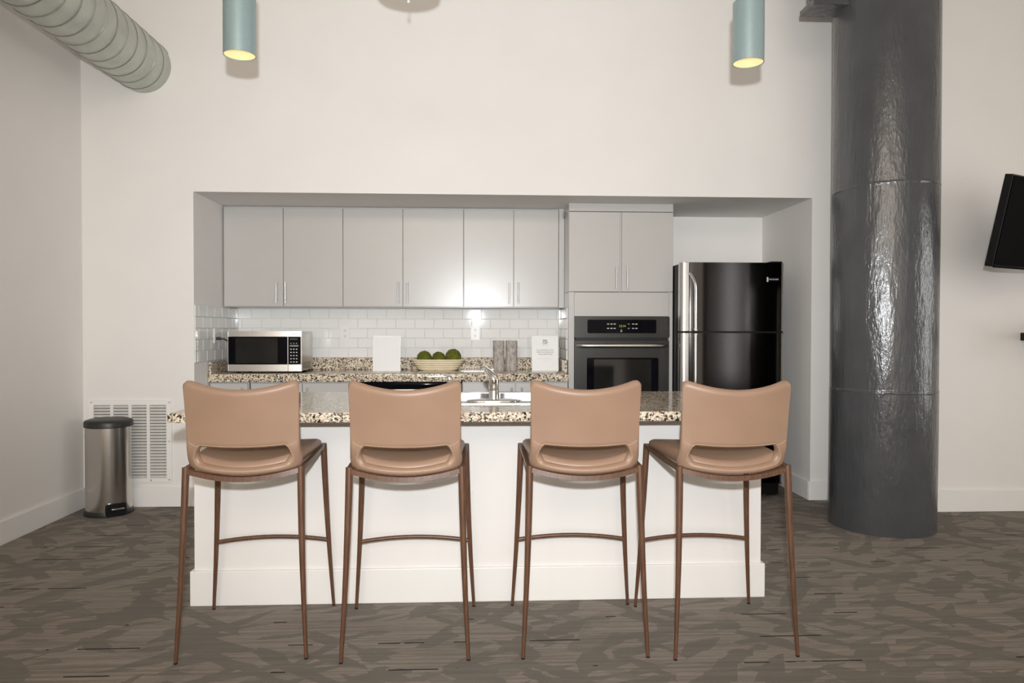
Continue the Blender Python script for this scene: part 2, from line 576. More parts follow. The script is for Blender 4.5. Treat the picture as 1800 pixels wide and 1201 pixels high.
# tiles: each one a bevelled piece
TW, TH, TG = 0.1585, 0.0812, 0.003
def tile_mesh(w, h, axis):
    bm = bmesh.new()
    d, b = 0.007, 0.0022
    q0 = [(-w/2, -h/2), (w/2, -h/2), (w/2, h/2), (-w/2, h/2)]
    q1 = [(-w/2+b, -h/2+b), (w/2-b, -h/2+b), (w/2-b, h/2-b), (-w/2+b, h/2-b)]
    if axis == 'y':
        P = lambda p, k: (p[0], -k, p[1])
    elif axis == 'x':
        P = lambda p, k: (k, p[0], p[1])
    else:
        P = lambda p, k: (-k, p[0], p[1])
    r = [[bm.verts.new(P(p, k)) for p in q] for q, k in ((q0, 0), (q0, d*0.6), (q1, d))]
    for a, c in ((0, 1), (1, 2)):
        for k in range(4):
            bm.faces.new((r[a][k], r[a][(k+1) % 4], r[c][(k+1) % 4], r[c][k]))
    bm.faces.new(r[2]); bm.faces.new(r[0][::-1])
    bmesh.ops.recalc_face_normals(bm, faces=bm.faces[:])
    me = bpy.data.meshes.new('tile')
    bm.to_mesh(me); bm.free()
    me.materials.append(MATS['tile_glaze'])
    return me
TM = {}
def tile_field(parent, axis, fixed, a0, a1, z0, z1, phase):
    nrow = int(math.ceil((z1-z0)/TH - 1e-6))
    for r in range(nrow):
        zt = z0+(r+1)*TH
        zb = z0+r*TH
        zt = min(zt, z1)
        k = math.floor((a0-phase)/TW)-1
        ph = phase + (TW/2 if (r % 2) == 1 else 0)
        while True:
            s, e = ph+k*TW, ph+(k+1)*TW
            k += 1
            if s >= a1:
                break
            s, e = max(s, a0), min(e, a1)
            if e-s < 0.015:
                continue
            w, h = round(e-s-TG, 4), round(zt-zb-TG, 4)
            if h < 0.01:
                continue
            key = (w, h, axis)
            if key not in TM:
                TM[key] = tile_mesh(w, h, axis)
            c = (s+e)/2
            loc = Vector((c, fixed, (zt+zb)/2)) if axis == 'y' else Vector((fixed, c, (zt+zb)/2))
            o = bpy.data.objects.new('tile', TM[key])
            o.location = loc - woff(parent)
            o.rotation_euler = (random.uniform(-.0018, .0018), random.uniform(-.0018, .0018), random.uniform(-.0018, .0018))
            COL.objects.link(o)
            o.parent = parent
ZCT = 0.917     # back counter top
ZSP = 1.012     # splash top
ZU0 = 1.424     # upper cabinet bottom
tile_field(wrb, 'y', YB-0.002, XO0+0.008, 0.695, ZSP, ZU0, -0.911 + TW/2*0)
tile_field(wrl, 'x', XO0+0.002, YW+0.003, YB-0.01, ZSP, ZU0, 5.31)
obj('grout_bed', B(XO0+0.001, 0.70, YB-0.003, YB-0.0005, ZSP, ZU0), 'grout', wrb, 0)
obj('grout_bed', B(XO0+0.0005, XO0+0.003, YW+0.003, YB-0.003, ZSP, ZU0), 'grout', wrl, 0)

# ---------------------------------------------------------------- structural column
CXc, CYc, CR = 2.594, 4.553, 0.31
col = thing('column', 'dark grey glossy painted round column standing right of the kitchen recess', 'column', (CXc, CYc, 0))
bm = bmesh.new()
prof, n = [], 72
zs = []
z = 0.0
while z < ZC-0.001:
    zs.append(z); z += 0.04
zs.append(ZC-0.001)
for zq in (0.872, 2.13, 3.4):
    zs += [zq + 0.0035*k for k in range(-9, 10)]
zs = sorted(zs)
rings = []
for z in zs:
    ring = []
    for k in range(n):
        a = 2*PI*k/n
        r = CR + 0.0022*math.sin(3*a+z*1.7) + 0.0016*math.sin(7*a-z*3.1) + 0.002*math.sin(z*2.3+a)
        for zz, amp in ((2.13+0.012*math.sin(a+2.4), 0.0045), (0.872+0.004*math.sin(2*a), 0.005), (3.4, 0.005)):
            r += amp*(0.45+0.4*math.sin(5*a+zz*3)*math.sin(11*a+1))*math.exp(-((z-zz)/0.006)**2)
        if z < 0.872:
            r += 0.002
        ring.append(bm.verts.new((CXc+r*math.cos(a), CYc+r*math.sin(a), z)))
    rings.append(ring)
for i in range(len(rings)-1):
    for k in range(n):
        bm.faces.new((rings[i][k], rings[i][(k+1) % n], rings[i+1][(k+1) % n], rings[i+1][k]))
bm.faces.new(rings[0][::-1]); bm.faces.new(rings[-1])
obj('shaft', bm, 'column_paint', col, 60)
bm = B(2.078, 2.42, CYc-0.10, CYc+0.10, 3.262, 3.30, bev=0.004)
box(bm, 2.09, 2.42, CYc-0.02, CYc+0.02, 3.30, ZC-0.001)
box(bm, 2.078, 2.42, CYc-0.10, CYc+0.10, 3.62, 3.66, bev=0.004)
obj('beam_bracket', bm, 'column_paint', col, 0)

# ---------------------------------------------------------------- spiral duct
DX, DZ, DR = -2.316, 3.08, 0.187
duct = thing('spiral_duct', 'round galvanized spiral air duct running along the left wall near the ceiling', 'duct', (DX, 1.0, DZ-DR))
bm = bmesh.new()
n = 64
ys = [-3.0+0.25*i for i in range(33)] + [YW]
rings = [[bm.verts.new((DX+DR*math.cos(2*PI*k/n), y, DZ+DR*math.sin(2*PI*k/n))) for k in range(n)] for y in ys if y <= YW]
for i in range(len(rings)-1):
    for k in range(n):
        bm.faces.new((rings[i][k], rings[i][(k+1) % n], rings[i+1][(k+1) % n], rings[i+1][k]))
obj('duct_tube', bm, 'duct_zinc', duct, 60)
bm = bmesh.new()
pitch = 0.128
N = int((YW+1.0)/pitch*40)
pts = []
for i in range(N+1):
    a = 2*PI*i/40
    pts.append((DX+(DR+0.001)*math.cos(a+1.1), -1.0+pitch*i/40, DZ-(DR+0.001)*math.sin(a+1.1)))
tube(bm, [p for p in pts if p[1] < YW-0.003], 0.0042, 6)
obj('spiral_seam', bm, 'duct_seam', duct, 60)
for yy in (-0.6,):
    bm = bmesh.new()
    tube(bm, [(DX-0.09, yy, DZ+DR*0.86), (DX-0.09, yy, ZC)], 0.005, 8)
    tube(bm, [(DX+0.09, yy, DZ+DR*0.86), (DX+0.09, yy, ZC)], 0.005, 8)
    obj('hanger_rod', bm, 'rod_metal', duct)

# ---------------------------------------------------------------- hanging lamps
def pendant(label, x, y, zb, L):
    R = 0.0715
    p = thing('pendant_lamp', label, 'lamp', (x, y, zb), 'blue cylinder lamps over the island')
    bm = bmesh.new()
    lathe(bm, [(R-0.003, 0.0), (R, 0.0), (R, L-0.004), (R-0.004, L), (0.012, L), (0.012, L-0.004), (R-0.003, L-0.004)], (x, y, zb), 48, closed=True)
    obj('lamp_shade', bm, 'pendant_blue', p, 40)
    bm = bmesh.new()
    lathe(bm, [(0.001, 0.05), (0.03, 0.05), (0.052, 0.035), (R-0.004, 0.004), (R-0.0036, 0.004), (R-0.0036, 0.06), (0.001, 0.06)], (x, y, zb), 40)
    obj('reflector', bm, 'lamp_glow', p, 40)
    bm = bmesh.new()
    tube(bm, [(x, y, zb+L-0.002), (x, y, ZC-0.02)], 0.006, 10)
    obj('stem', bm, 'rod_metal', p)
    bm = bmesh.new()
    lathe(bm, [(0.06, -0.025), (0.06, 0.0)], (x, y, ZC), 32)
    obj('ceiling_canopy', bm, 'pendant_blue', p)
    l = light('pendant_bulb', 'SPOT', (x, y, zb+0.02), 5, (1.0, 0.78, 0.5), (0, 0, 0), spot_size=math.radians(90), spot_blend=0.6, shadow_soft_size=0.05)
    l.location = (0, 0, -0.01)
    l.parent = p
    return p
pendant('blue-grey cylinder pendant lamp hanging near the round duct', -1.072, 3.39, 2.487, 0.33)
pendant('blue-grey cylinder pendant lamp hanging near the dark column', 1.270, 3.39, 2.497, 0.285)
d = thing('drum_lamp', 'wide drum lamp between the two blue pendants, only its small finial in view', 'lamp', (-0.311, 3.38, 2.736))
bm = bmesh.new()
lathe(bm, [(0.140, 0.10), (0.142, 0.10), (0.142, 0.30), (0.140, 0.30)], (-0.311, 3.38, 2.736), 48, closed=True)
obj('lamp_shade', bm, 'drum_shade', d)
bm = bmesh.new()
lathe(bm, [(0.1395, 0.104), (0.1395, 0.109)], (-0.311, 3.38, 2.736), 48)
obj('diffuser', bm, 'white_plastic', d)
bm = bmesh.new()
lathe(bm, [(0.004, 0.0), (0.007, 0.003), (0.007, 0.010), (0.0025, 0.014), (0.0025, 0.106)], (-0.311, 3.38, 2.736), 16)
obj('finial', bm, 'white_plastic', d)
bm = bmesh.new()
tube(bm, [(-0.311, 3.38, 2.844), (-0.311, 3.38, ZC)], 0.008, 10)
obj('stem', bm, 'rod_metal', d)

# ---------------------------------------------------------------- kitchen cabinets
def bar_handle(parent, x, yf, z0, z1, name='handle'):
    bm = bmesh.new()
    tube(bm, [(x, yf-0.028, z0), (x, yf-0.028, z1)], 0.006, 10)
    for zz in (z0+0.022, z1-0.022):
        tube(bm, [(x, yf-0.028, zz), (x, yf+0.001, zz)], 0.0045, 8)
    return obj(name, bm, 'nickel', parent)

YU = 5.823
DOORT = 0.019
def upper_cabinet(label, x0, xm, x1, hx):
    c = thing('wall_cabinet', label, 'cabinet', ((x0+x1)/2, (YU+YB)/2, ZU0), 'grey wall cabinets above the counter')
    obj('body', B(x0, x1, YU+DOORT+0.002, YB-0.001, ZU0, ZO-0.001), 'cabinet_paint', c, 0)
    for (a, b, h) in ((x0, xm, hx[0]), (xm, x1, hx[1])):
        dr = obj('door', B(a+0.0018, b-0.0018, YU, YU+DOORT, ZU0+0.004, ZO-0.012, bev=0.003, seg=2), 'cabinet_paint', c, 0)
        bar_handle(dr, h, YU, 1.455, 1.622)
    return c
upper_cabinet('grey two-door wall cabinet above the microwave', -1.972, -1.513, -1.050, (-1.562, -1.492))
upper_cabinet('middle grey two-door wall cabinet, above the bowl of moss balls', -1.049, -0.581, -0.103, (-0.617, -0.546))
c3 = upper_cabinet('grey two-door wall cabinet next to the tall oven cabinet', -0.102, 0.295, 0.655, (0.259, 0.332))
obj('filler_strip', B(0.657, 0.699, YU+0.004, YB-0.001, ZU0, ZO-0.001), 'cabinet_paint', c3, 0)
bm = bmesh.new()
tube(bm, [(0.692, YU-0.002, 2.19), (0.692, YU-0.012, 2.135), (0.694, YU-0.10, 2.165)], 0.003, 8)
obj('wire_hook', bm, 'nickel', c3)

# base cabinets under the back counter
YBF = 5.515
def base_cabinet(label, x0, x1, splits, handles):
    c = thing('base_cabinet', label, 'cabinet', ((x0+x1)/2, 5.85, 0), 'grey base cabinets under the back counter')
    obj('body', B(x0, x1, YBF+DOORT+0.002, YB-0.001, 0.09, 0.855), 'cabinet_paint', c, 0)
    obj('toe_kick', B(x0, x1, YBF+0.08, YB-0.001, 0, 0.089), 'toe_kick_dark', c, 0)
    for i in range(len(splits)-1):
        dr = obj('door', B(splits[i]+0.003, splits[i+1]-0.003, YBF, YBF+DOORT, 0.10, 0.846, bev=0.002, seg=1), 'cabinet_paint', c, 0)
        bar_handle(dr, handles[i], YBF, 0.655, 0.815)
    return c
base_cabinet('narrow grey base cabinet under the microwave against the recess wall', -1.975, -1.690, (-1.972, -1.694), (-1.730,))
base_cabinet('two-door grey base cabinet between microwave and dishwasher', -1.680, -0.912, (-1.676, -1.296, -0.915), (-1.338, -1.255))
base_cabinet('two-door grey base cabinet beside the tall oven cabinet, behind the faucet', -0.106, 0.694, (-0.105, 0.294, 0.692), (0.264, 0.341))
dw = thing('dishwasher', 'dishwasher with black control strip under the back counter', 'dishwasher', (-0.51, 5.85, 0))
obj('body', B(-0.905, -0.115, 5.56, YB-0.002, 0.06, 0.852), 'black_plastic', dw, 0)
obj('door', B(-0.905, -0.115, YBF+0.002, 5.559, 0.10, 0.80, bev=0.004), 'steel', dw, 30)
obj('control_strip', B(-0.905, -0.115, YBF-0.002, 5.559, 0.804, 0.852, bev=0.004), 'black_gloss', dw, 30)

# back worktop with splash
wt = thing('back_worktop', 'speckled granite worktop with low splash along the tiled wall', 'countertop', (-0.64, 5.83, 0.857))
obj('slab', B(XO0+0.004, 0.697, 5.492, YB-0.001, 0.857, ZCT, bev=0.004), 'granite', wt, 30)
obj('back_splash', B(XO0+0.026, 0.676, YB-0.03, YB-0.0085, ZCT, ZSP, bev=0.002, seg=1), 'granite', wt, 0)
obj('side_splash', B(XO0+0.009, XO0+0.025, 5.50, YB-0.03, ZCT, ZSP-0.004, bev=0.002, seg=1), 'granite', wt, 0)
obj('side_splash', B(0.677, 0.697, 5.60, YB-0.0085, ZCT, ZSP, bev=0.002, seg=1), 'granite', wt, 0)

# tall oven cabinet
YT = 5.55
TX0, TX1 = 0.701, 1.503
tc_ = thing('oven_cabinet', 'tall grey cabinet holding the wall oven beside the refrigerator', 'cabinet', ((TX0+TX1)/2, 5.86, 0))
OX0, OX1, OZ0, OZ1 = 0.746, 1.470, 0.55, 1.348
obj('side_panel', B(TX0, OX0-0.002, YT, YB-0.001, 0, 1.536, bev=0.0015, seg=1), 'cabinet_paint', tc_, 0)
obj('side_panel', B(OX1+0.002, TX1, YT, YB-0.001, 0, 1.536, bev=0.0015, seg=1), 'cabinet_paint', tc_, 0)
obj('front_panel', B(OX0-0.001, OX1+0.001, YT+0.002, YT+0.02, OZ1+0.004, 1.534), 'cabinet_paint', tc_, 0)
obj('lower_body', B(OX0-0.001, OX1+0.001, YT+0.002, YB-0.001, 0.0, OZ0-0.004), 'cabinet_paint', tc_, 0)
obj('back_panel', B(OX0-0.001, OX1+0.001, YB-0.02, YB-0.001, OZ0, 1.53), 'cabinet_paint', tc_, 0)
obj('upper_body', B(TX0, TX1, YT+DOORT, YB-0.001, 1.538, 2.148), 'cabinet_paint', tc_, 0)
obj('top_fascia', B(TX0, TX1, YT-0.004, YB-0.001, 2.15, ZO-0.001, bev=0.0015, seg=1), 'cabinet_paint', tc_, 0)
xm = 1.099
for a, b, h in ((TX0, xm-0.005, 1.066), (xm+0.008, TX1+0.001, 1.148)):
    dr = obj('door', B(a+0.001, b-0.001, YT-0.002, YT+DOORT-0.001, 1.54, 2.146, bev=0.002, seg=1), 'cabinet_paint', tc_, 0)
    bar_handle(dr, h, YT, 1.563, 1.733)
tile_field(tc_, '-x', TX0-0.0005, 5.60, YB-0.012, ZSP, ZU0, 5.62)

# wall oven
ov = thing('wall_oven', 'built-in grey steel wall oven with black glass controls', 'oven', ((OX0+OX1)/2, 5.8, OZ0))
obj('body', B(OX0, OX1, YT+0.03, 6.10, OZ0, OZ1), 'black_plastic', ov, 0)
bm = bmesh.new()
prism(bm, rrect(OX0-0.004, OX1+0.004, 1.188, OZ1+0.002, 0.012), 'y', YT-0.022, YT+0.029)
pn = obj('control_panel', bm, 'oven_steel', ov, 0)
bm = bmesh.new()
prism(bm, rrect(0.842, 1.371, 1.222, 1.325, 0.012), 'y', YT-0.0245, YT-0.0225)
gl = obj('control_glass', bm, 'black_gloss', pn, 0)
for gx in (1.000, 1.026, 1.050, 1.158, 1.192, 1.217):
    for gz in (1.292, 1.259):
        bm = bmesh.new()
        prism(bm, [(gx-0.008, gz-0.003), (gx+0.008, gz-0.003), (gx+0.008, gz+0.003), (gx-0.008, gz+0.003)], 'y', YT-0.0256, YT-0.0246)
        obj('button', bm, 'white_print' if gx != 1.158 else 'grey_print', gl, 0)
bm = bmesh.new()
prism(bm, [(1.094, 1.232), (1.108, 1.232), (1.108, 1.240), (1.102, 1.256), (1.094, 1.240)], 'y', YT-0.0256, YT-0.0246)
obj('button', bm, 'grey_print', gl, 0)
text('clock_digits', '12:14', 0.024, 'clock_green', gl, (1.108, YT-0.0252, 1.276))
text('brand_print', 'FRIGIDAIRE', 0.011, 'dark_slot', pn, (1.108, YT-0.0224, 1.203))
bm = bmesh.new()
box(bm, OX0+0.01, OX1-0.01, YT-0.005, YT+0.029, 1.168, 1.187)
obj('vent_gap', bm, 'black_plastic', ov, 0)
# door as a frame around the window
DZ0, DZ1 = OZ0+0.02, 1.166
WX0, WX1, WZ0, WZ1 = 0.838, 1.388, 0.66, 1.035
bm = bmesh.new()
outer = rrect(OX0, OX1, DZ0, DZ1, 0.006, 5)
inner = rrect(WX0, WX1, WZ0, WZ1, 0.012, 5)
for y in (YT-0.026, YT+0.028):
    pass
vo = [[bm.verts.new((p[0], y, p[1])) for p in outer] for y in (YT-0.026, YT+0.028)]
vi = [[bm.verts.new((p[0], y, p[1])) for p in inner] for y in (YT-0.026, YT+0.028)]
n = len(outer)
for k in range(n):
    j = (k+1) % n
    bm.faces.new((vo[0][k], vo[0][j], vi[0][j], vi[0][k]))
    bm.faces.new((vo[1][k], vi[1][k], vi[1][j], vo[1][j]))
    bm.faces.new((vo[0][k], vo[1][k], vo[1][j], vo[0][j]))
    bm.faces.new((vi[0][k], vi[0][j], vi[1][j], vi[1][k]))
od = obj('door', bm, 'oven_steel', ov, 0)
bm = bmesh.new()
prism(bm, rrect(WX0+0.001, WX1-0.001, WZ0+0.001, WZ1-0.001, 0.012), 'y', YT-0.022, YT-0.012)
wg = obj('window_glass', bm, 'black_gloss', od, 0)
bm = bmesh.new()
prism(bm, rrect(WX0+0.055, WX1-0.055, WZ0+0.05, WZ1-0.012, 0.004), 'y', YT-0.0225, YT-0.0221)
obj('clear_pane', bm, 'tinted_glass', wg, 0)
bm = bmesh.new()
hz = 1.128
tube(bm, [(0.768, YT-0.024, hz), (0.775, YT-0.05, hz), (0.80, YT-0.066, hz), (0.90, YT-0.07, hz), (1.108, YT-0.072, hz), (1.31, YT-0.07, hz), (1.41, YT-0.066, hz), (1.435, YT-0.05, hz), (1.442, YT-0.024, hz)], 0.0165, 14)
obj('handle', bm, 'steel', od, 60)

# ---------------------------------------------------------------- refrigerator
FX0, FX1, FYF, FZT, FZS = 1.497, 2.277, 5.30, 1.745, 1.232
fr = thing('refrigerator', 'dark steel top-freezer refrigerator standing in the recess', 'refrigerator', ((FX0+FX1)/2, 5.72, 0))
obj('body', B(FX0+0.014, FX1-0.006, FYF+0.085, 6.08, 0.03, FZT-0.004, bev=0.004), 'black_plastic', fr, 30)
def fridge_door(name, z0, z1):
    # plan outline: softly bowed front with rounded bright edge strips
    d = obj(name, prism(bmesh.new(), [(FX0+0.062, FYF+0.012), (FX0+0.07, FYF+0.0076), (FX0+0.20, FYF+0.0065), ((FX0+FX1)/2, FYF+0.0055), (FX1-0.16, FYF+0.0065), (FX1-0.034, FYF+0.0076), (FX1-0.026, FYF+0.012), (FX1-0.026, FYF+0.075), (FX0+0.062, FYF+0.075)], 'z', z0, z1), 'dark_steel', fr, 30)
    pl = [(FX0, FYF+0.075)]
    for k in range(9):
        a = PI - PI/2*k/8
        pl.append((FX0+0.036+0.036*math.cos(a), FYF+0.046-0.036*math.sin(a)))
    pl += [(FX0+0.0615, FYF+0.012), (FX0+0.0615, FYF+0.075)]
    obj('edge_strip', prism(bmesh.new(), pl, 'z', z0+0.001, z1-0.001), 'steel', d, 40)
    pr_ = [(FX1-0.0255, FYF+0.075), (FX1-0.0255, FYF+0.012)]
    for k in range(7):
        a = PI/2 - PI/2*k/6
        pr_.append((FX1-0.024+0.024*math.cos(a), FYF+0.036-0.024*math.sin(a)))
    pr_.append((FX1, FYF+0.075))
    obj('edge_strip', prism(bmesh.new(), pr_, 'z', z0+0.001, z1-0.001), 'steel', d, 40)
    return d
fd = fridge_door('freezer_door', FZS+0.007, FZT)
rd = fridge_door('fridge_door', 0.115, FZS-0.007)
obj('door_gap', B(FX0+0.01, FX1-0.01, FYF+0.03, FYF+0.084, FZS-0.007, FZS+0.007), 'black_plastic', fr, 0)
def curve_handle(parent, z0, z1, flip):
    pts, rad = [], []
    N = 16
    for i in range(N+1):
        t = i/N
        z = z0+(z1-z0)*t
        e = t if flip else 1-t      # e -> 1 at the curled end
        k = max(0, (e-0.72)/0.28)
        pts.append((FX0+0.098-0.030*k*k, FYF-0.045+0.05*k**2.2, z))
        rad.append(0.0125)
    bm = bmesh.new()
    tube(bm, pts, rad, 12)
    e0 = pts[0] if flip else pts[-1]
    tube(bm, [e0, (e0[0], FYF+0.004, e0[2])], 0.0125, 10)
    obj('handle', bm, 'steel', parent, 60)
curve_handle(fd, FZS+0.02, 1.668, True)
curve_handle(rd, 0.74, FZS-0.02, False)
bm = B(FX1-0.135, FX1-0.05, FYF+0.002, FYF+0.012, 1.606, 1.636)
bd = obj('badge', bm, 'black_gloss', fd, 0)
obj('badge_bar', B(FX1-0.139, FX1-0.130, FYF-0.001, FYF+0.012, 1.603, 1.638), 'white_print', fd, 0)
text('brand_print', 'FRIGIDAIRE', 0.0145, 'white_print', bd, (FX1-0.0885, FYF+0.0014, 1.621))
obj('hinge_cover', B(FX1-0.10, FX1-0.012, FYF+0.03, FYF+0.15, FZT, FZT+0.012, bev=0.004), 'black_plastic', fr, 30)
obj('top_cap', B(FX0+0.03, FX0+0.06, FYF+0.035, FYF+0.07, FZT, FZT+0.004), 'black_plastic', fr, 0)
obj('kick_grille', B(FX0+0.02, FX1-0.02, FYF+0.06, FYF+0.10, 0.02, 0.11), 'black_plastic', fr, 0)
for x in (FX0+0.08, FX1-0.10):
    for y in (FYF+0.13, 6.0):
        bm = bmesh.new(); lathe(bm, [(0.02, 0), (0.02, 0.031)], (x, y, 0), 12)
        obj('foot', bm, 'nickel' if x > 2 and y < 5.6 else 'black_plastic', fr)

# ---------------------------------------------------------------- island
IX0, IX1, IYF, IYB = -1.270, 1.330, 3.352, 4.02
ZI = 0.902
isl = thing('kitchen_island', 'white island base with tall white baseboard behind the bar stools', 'island', ((IX0+IX1)/2, (IYF+IYB)/2, 0))
SX0, SX1, SY0, SY1 = -0.335, 0.505, 3.40, 3.985     # sink cut-out
bm = B(IX0, IX1, IYF, IYF+0.10, 0, 0.8555)
obj('front_wall', bm, 'wall_paint', isl, 0)
obj('end_wall', B(IX0, IX0+0.09, IYF+0.101, IYB, 0, 0.8555), 'wall_paint', isl, 0)
obj('end_wall', B(IX1-0.09, IX1, IYF+0.101, IYB, 0, 0.8555), 'wall_paint', isl, 0)
obj('cabinet_body', B(IX0+0.091, -0.40, IYF+0.101, IYB-0.02, 0.09, 0.8555), 'cabinet_paint', isl, 0)
obj('cabinet_body', B(0.57, IX1-0.091, IYF+0.101, IYB-0.02, 0.09, 0.8555), 'cabinet_paint', isl, 0)
obj('cabinet_body', B(-0.399, 0.569, IYF+0.101, IYB-0.02, 0.09, 0.62), 'cabinet_paint', isl, 0)
obj('baseboard', B(IX0-bt, IX1+bt, IYF-bt, IYF-0.0005, 0, 0.158, bev=0.004), 'trim_paint', isl, 0)
obj('baseboard', B(IX0-bt, IX0-0.0005, IYF, IYB, 0, 0.158, bev=0.004), 'trim_paint', isl, 0)
obj('baseboard', B(IX1+0.0005, IX1+bt, IYF, IYB, 0, 0.158, bev=0.004), 'trim_paint', isl, 0)
bm = bmesh.new()
prism(bm, rrect(-0.088, -0.010, 0.388, 0.506, 0.006), 'y', IYF-0.006, IYF-0.0005)
op = obj('outlet_plate', bm, 'white_plastic', isl, 0)
wi = thing('island_worktop', 'speckled granite island worktop with overhang above the stools', 'countertop', (0.03, 3.55, 0.858))
def slab_with_hole(x0, x1, y0, y1, hx0, hx1, hy0, hy1, z0, z1):
    bm = bmesh.new()
    o = [(x0, y0), (x1, y0), (x1, y1), (x0, y1)]
    h = [(hx0, hy0), (hx1, hy0), (hx1, hy1), (hx0, hy1)]
    V = lambda ps, z: [bm.verts.new((p[0], p[1], z)) for p in ps]
    ot, ob, ht, hb = V(o, z1), V(o, z0), V(h, z1), V(h, z0)
    for k in range(4):
        j = (k+1) % 4
        bm.faces.new((ot[k], ot[j], ht[j], ht[k]))
        bm.faces.new((ob[k], hb[k], hb[j], ob[j]))
        bm.faces.new((ot[k], ob[k], ob[j], ot[j]))
        bm.faces.new((ht[k], ht[j], hb[j], hb[k]))
    es = [e for e in bm.edges if all(v in ot for v in e.verts) or (all(v in ob for v in e.verts))]
    bmesh.ops.bevel(bm, geom=es, offset=0.004, segments=2, affect='EDGES')
    return bm
obj('slab', slab_with_hole(-1.264, 1.322, 3.055, 4.075, SX0, SX1, SY0, SY1, 0.862, ZI), 'granite', wi, 30)
bm = bmesh.new()
box(bm, -0.74, 1.30, 3.075, IYF-0.001, 0.8560, 0.8617)
box(bm, -0.74, -0.42, IYF-0.001, 4.01, 0.8560, 0.8617)
obj('plywood_underlay', bm, 'plywood', wi, 0)

# sink
sk = thing('sink', 'stainless double-bowl sink set into the island worktop', 'sink', (0.085, 3.70, 0.72))
bm = bmesh.new()
rx0, rx1, ry0, ry1 = SX0-0.012, SX1+0.012, SY0-0.012, SY1+0.012
def bowl(x0, x1, y0, y1, zt, zb):
    b = bmesh.new()
    def ring(dx, z, r=0.05):
        return [b.verts.new((p[0], p[1], z)) for p in rrect(x0+dx, x1-dx, y0+dx, y1-dx, r, 4)]
    rs = [ring(0, zt), ring(0.012, zb+0.03), ring(0.04, zb), ring(0.04, zb-0.003), ring(0.009, zb+0.028), ring(-0.003, zt)]
    n = len(rs[0])
    for i in range(len(rs)-1):
        for k in range(n):
            b.faces.new((rs[i][k], rs[i][(k+1) % n], rs[i+1][(k+1) % n], rs[i+1][k]))
    b.faces.new(rs[2])
    return b
b1 = (SX0+0.03, 0.065, SY0+0.095, SY1-0.03)
b2 = (0.105, SX1-0.03, SY0+0.095, SY1-0.03)
obj('bowl', bowl(*b1, ZI+0.002, 0.735), 'sink_steel', sk, 50)
obj('bowl', bowl(*b2, ZI+0.002, 0.735), 'sink_steel', sk, 50)
bm = bmesh.new()
for (x0, x1, y0, y1) in ((rx0, rx1, ry0, b1[2]), (rx0, rx1, b1[3], ry1), (rx0, b1[0], b1[2], b1[3]), (b1[1], b2[0], b1[2], b1[3]), (b2[1], rx1, b1[2], b1[3])):
    box(bm, x0, x1, y0, y1, ZI+0.0005, ZI+0.004)
bmesh.ops.remove_doubles(bm, verts=bm.verts[:], dist=1e-5)
obj('rim', bm, 'sink_steel', sk, 0)
# faucet
fx, fy, fz = 0.083, 3.462, ZI+0.0045
fa = thing('faucet', 'chrome single-lever faucet on the near rim of the island sink', 'faucet', (fx, fy, fz))
bm = bmesh.new()
lathe(bm, [(1.0, 0), (1.0, 0.004), (0.93, 0.010), (0.6, 0.014), (0.2, 0.015)], (fx, fy, fz), 40, sx=0.132, sy=0.031)
obj('base_plate', bm, 'chrome', fa, 50)
bm = bmesh.new()
lathe(bm, [(0.026, 0.010), (0.0235, 0.016), (0.0235, 0.05), (0.0225, 0.052), (0.0225, 0.054), (0.0235, 0.056), (0.0232, 0.104), (0.020, 0.108)], (fx, fy, fz), 32)
obj('body', bm, 'chrome', fa, 35)
bm = bmesh.new()
tube(bm, [(fx, fy, fz+0.095), (fx-0.004, fy+0.002, fz+0.118), (fx-0.016, fy+0.012, fz+0.135), (fx-0.03, fy+0.05, fz+0.145), (fx-0.035, fy+0.12, fz+0.150), (fx-0.037, fy+0.17, fz+0.138)],
     [0.0232, 0.0225, 0.018, 0.015, 0.014, 0.013], 20)
obj('spout', bm, 'chrome', fa, 60)
bm = bmesh.new()
tube(bm, [(fx+0.020, fy-0.006, fz+0.104), (fx+0.010, fy-0.012, fz+0.124), (fx-0.012, fy-0.014, fz+0.145), (fx-0.034, fy-0.013, fz+0.160), (fx-0.050, fy-0.012, fz+0.166)],
     [0.011, 0.013, 0.012, 0.009, 0.004], 16, flat=(1.0, 0.55))
obj('lever', bm, 'chrome', fa, 60)
bm = bmesh.new()
lathe(bm, [(0.004, 0.146), (0.009, 0.148), (0.010, 0.156), (0.006, 0.162), (0.002, 0.163)], (fx-0.008, fy+0.004, fz), 16)
obj('lever_cap', bm, 'chrome', fa, 60)
sx_ = -0.128
sd = thing('soap_dispenser', 'small chrome soap pump left of the faucet, peeking over a stool back', 'soap dispenser', (sx_, 3.465, fz))
bm = bmesh.new()
lathe(bm, [(0.024, 0), (0.022, 0.008), (0.012, 0.014), (0.011, 0.09), (0.013, 0.095), (0.013, 0.118), (0.009, 0.124)], (sx_, 3.465, fz), 24)
obj('pump', bm, 'chrome', sd, 50)
bm = bmesh.new()
tube(bm, [(sx_, 3.465, fz+0.116), (sx_-0.012, 3.485, fz+0.126), (sx_-0.022, 3.51, fz+0.122)], [0.008, 0.007, 0.005], 12)
obj('nozzle', bm, 'chrome', sd, 60)

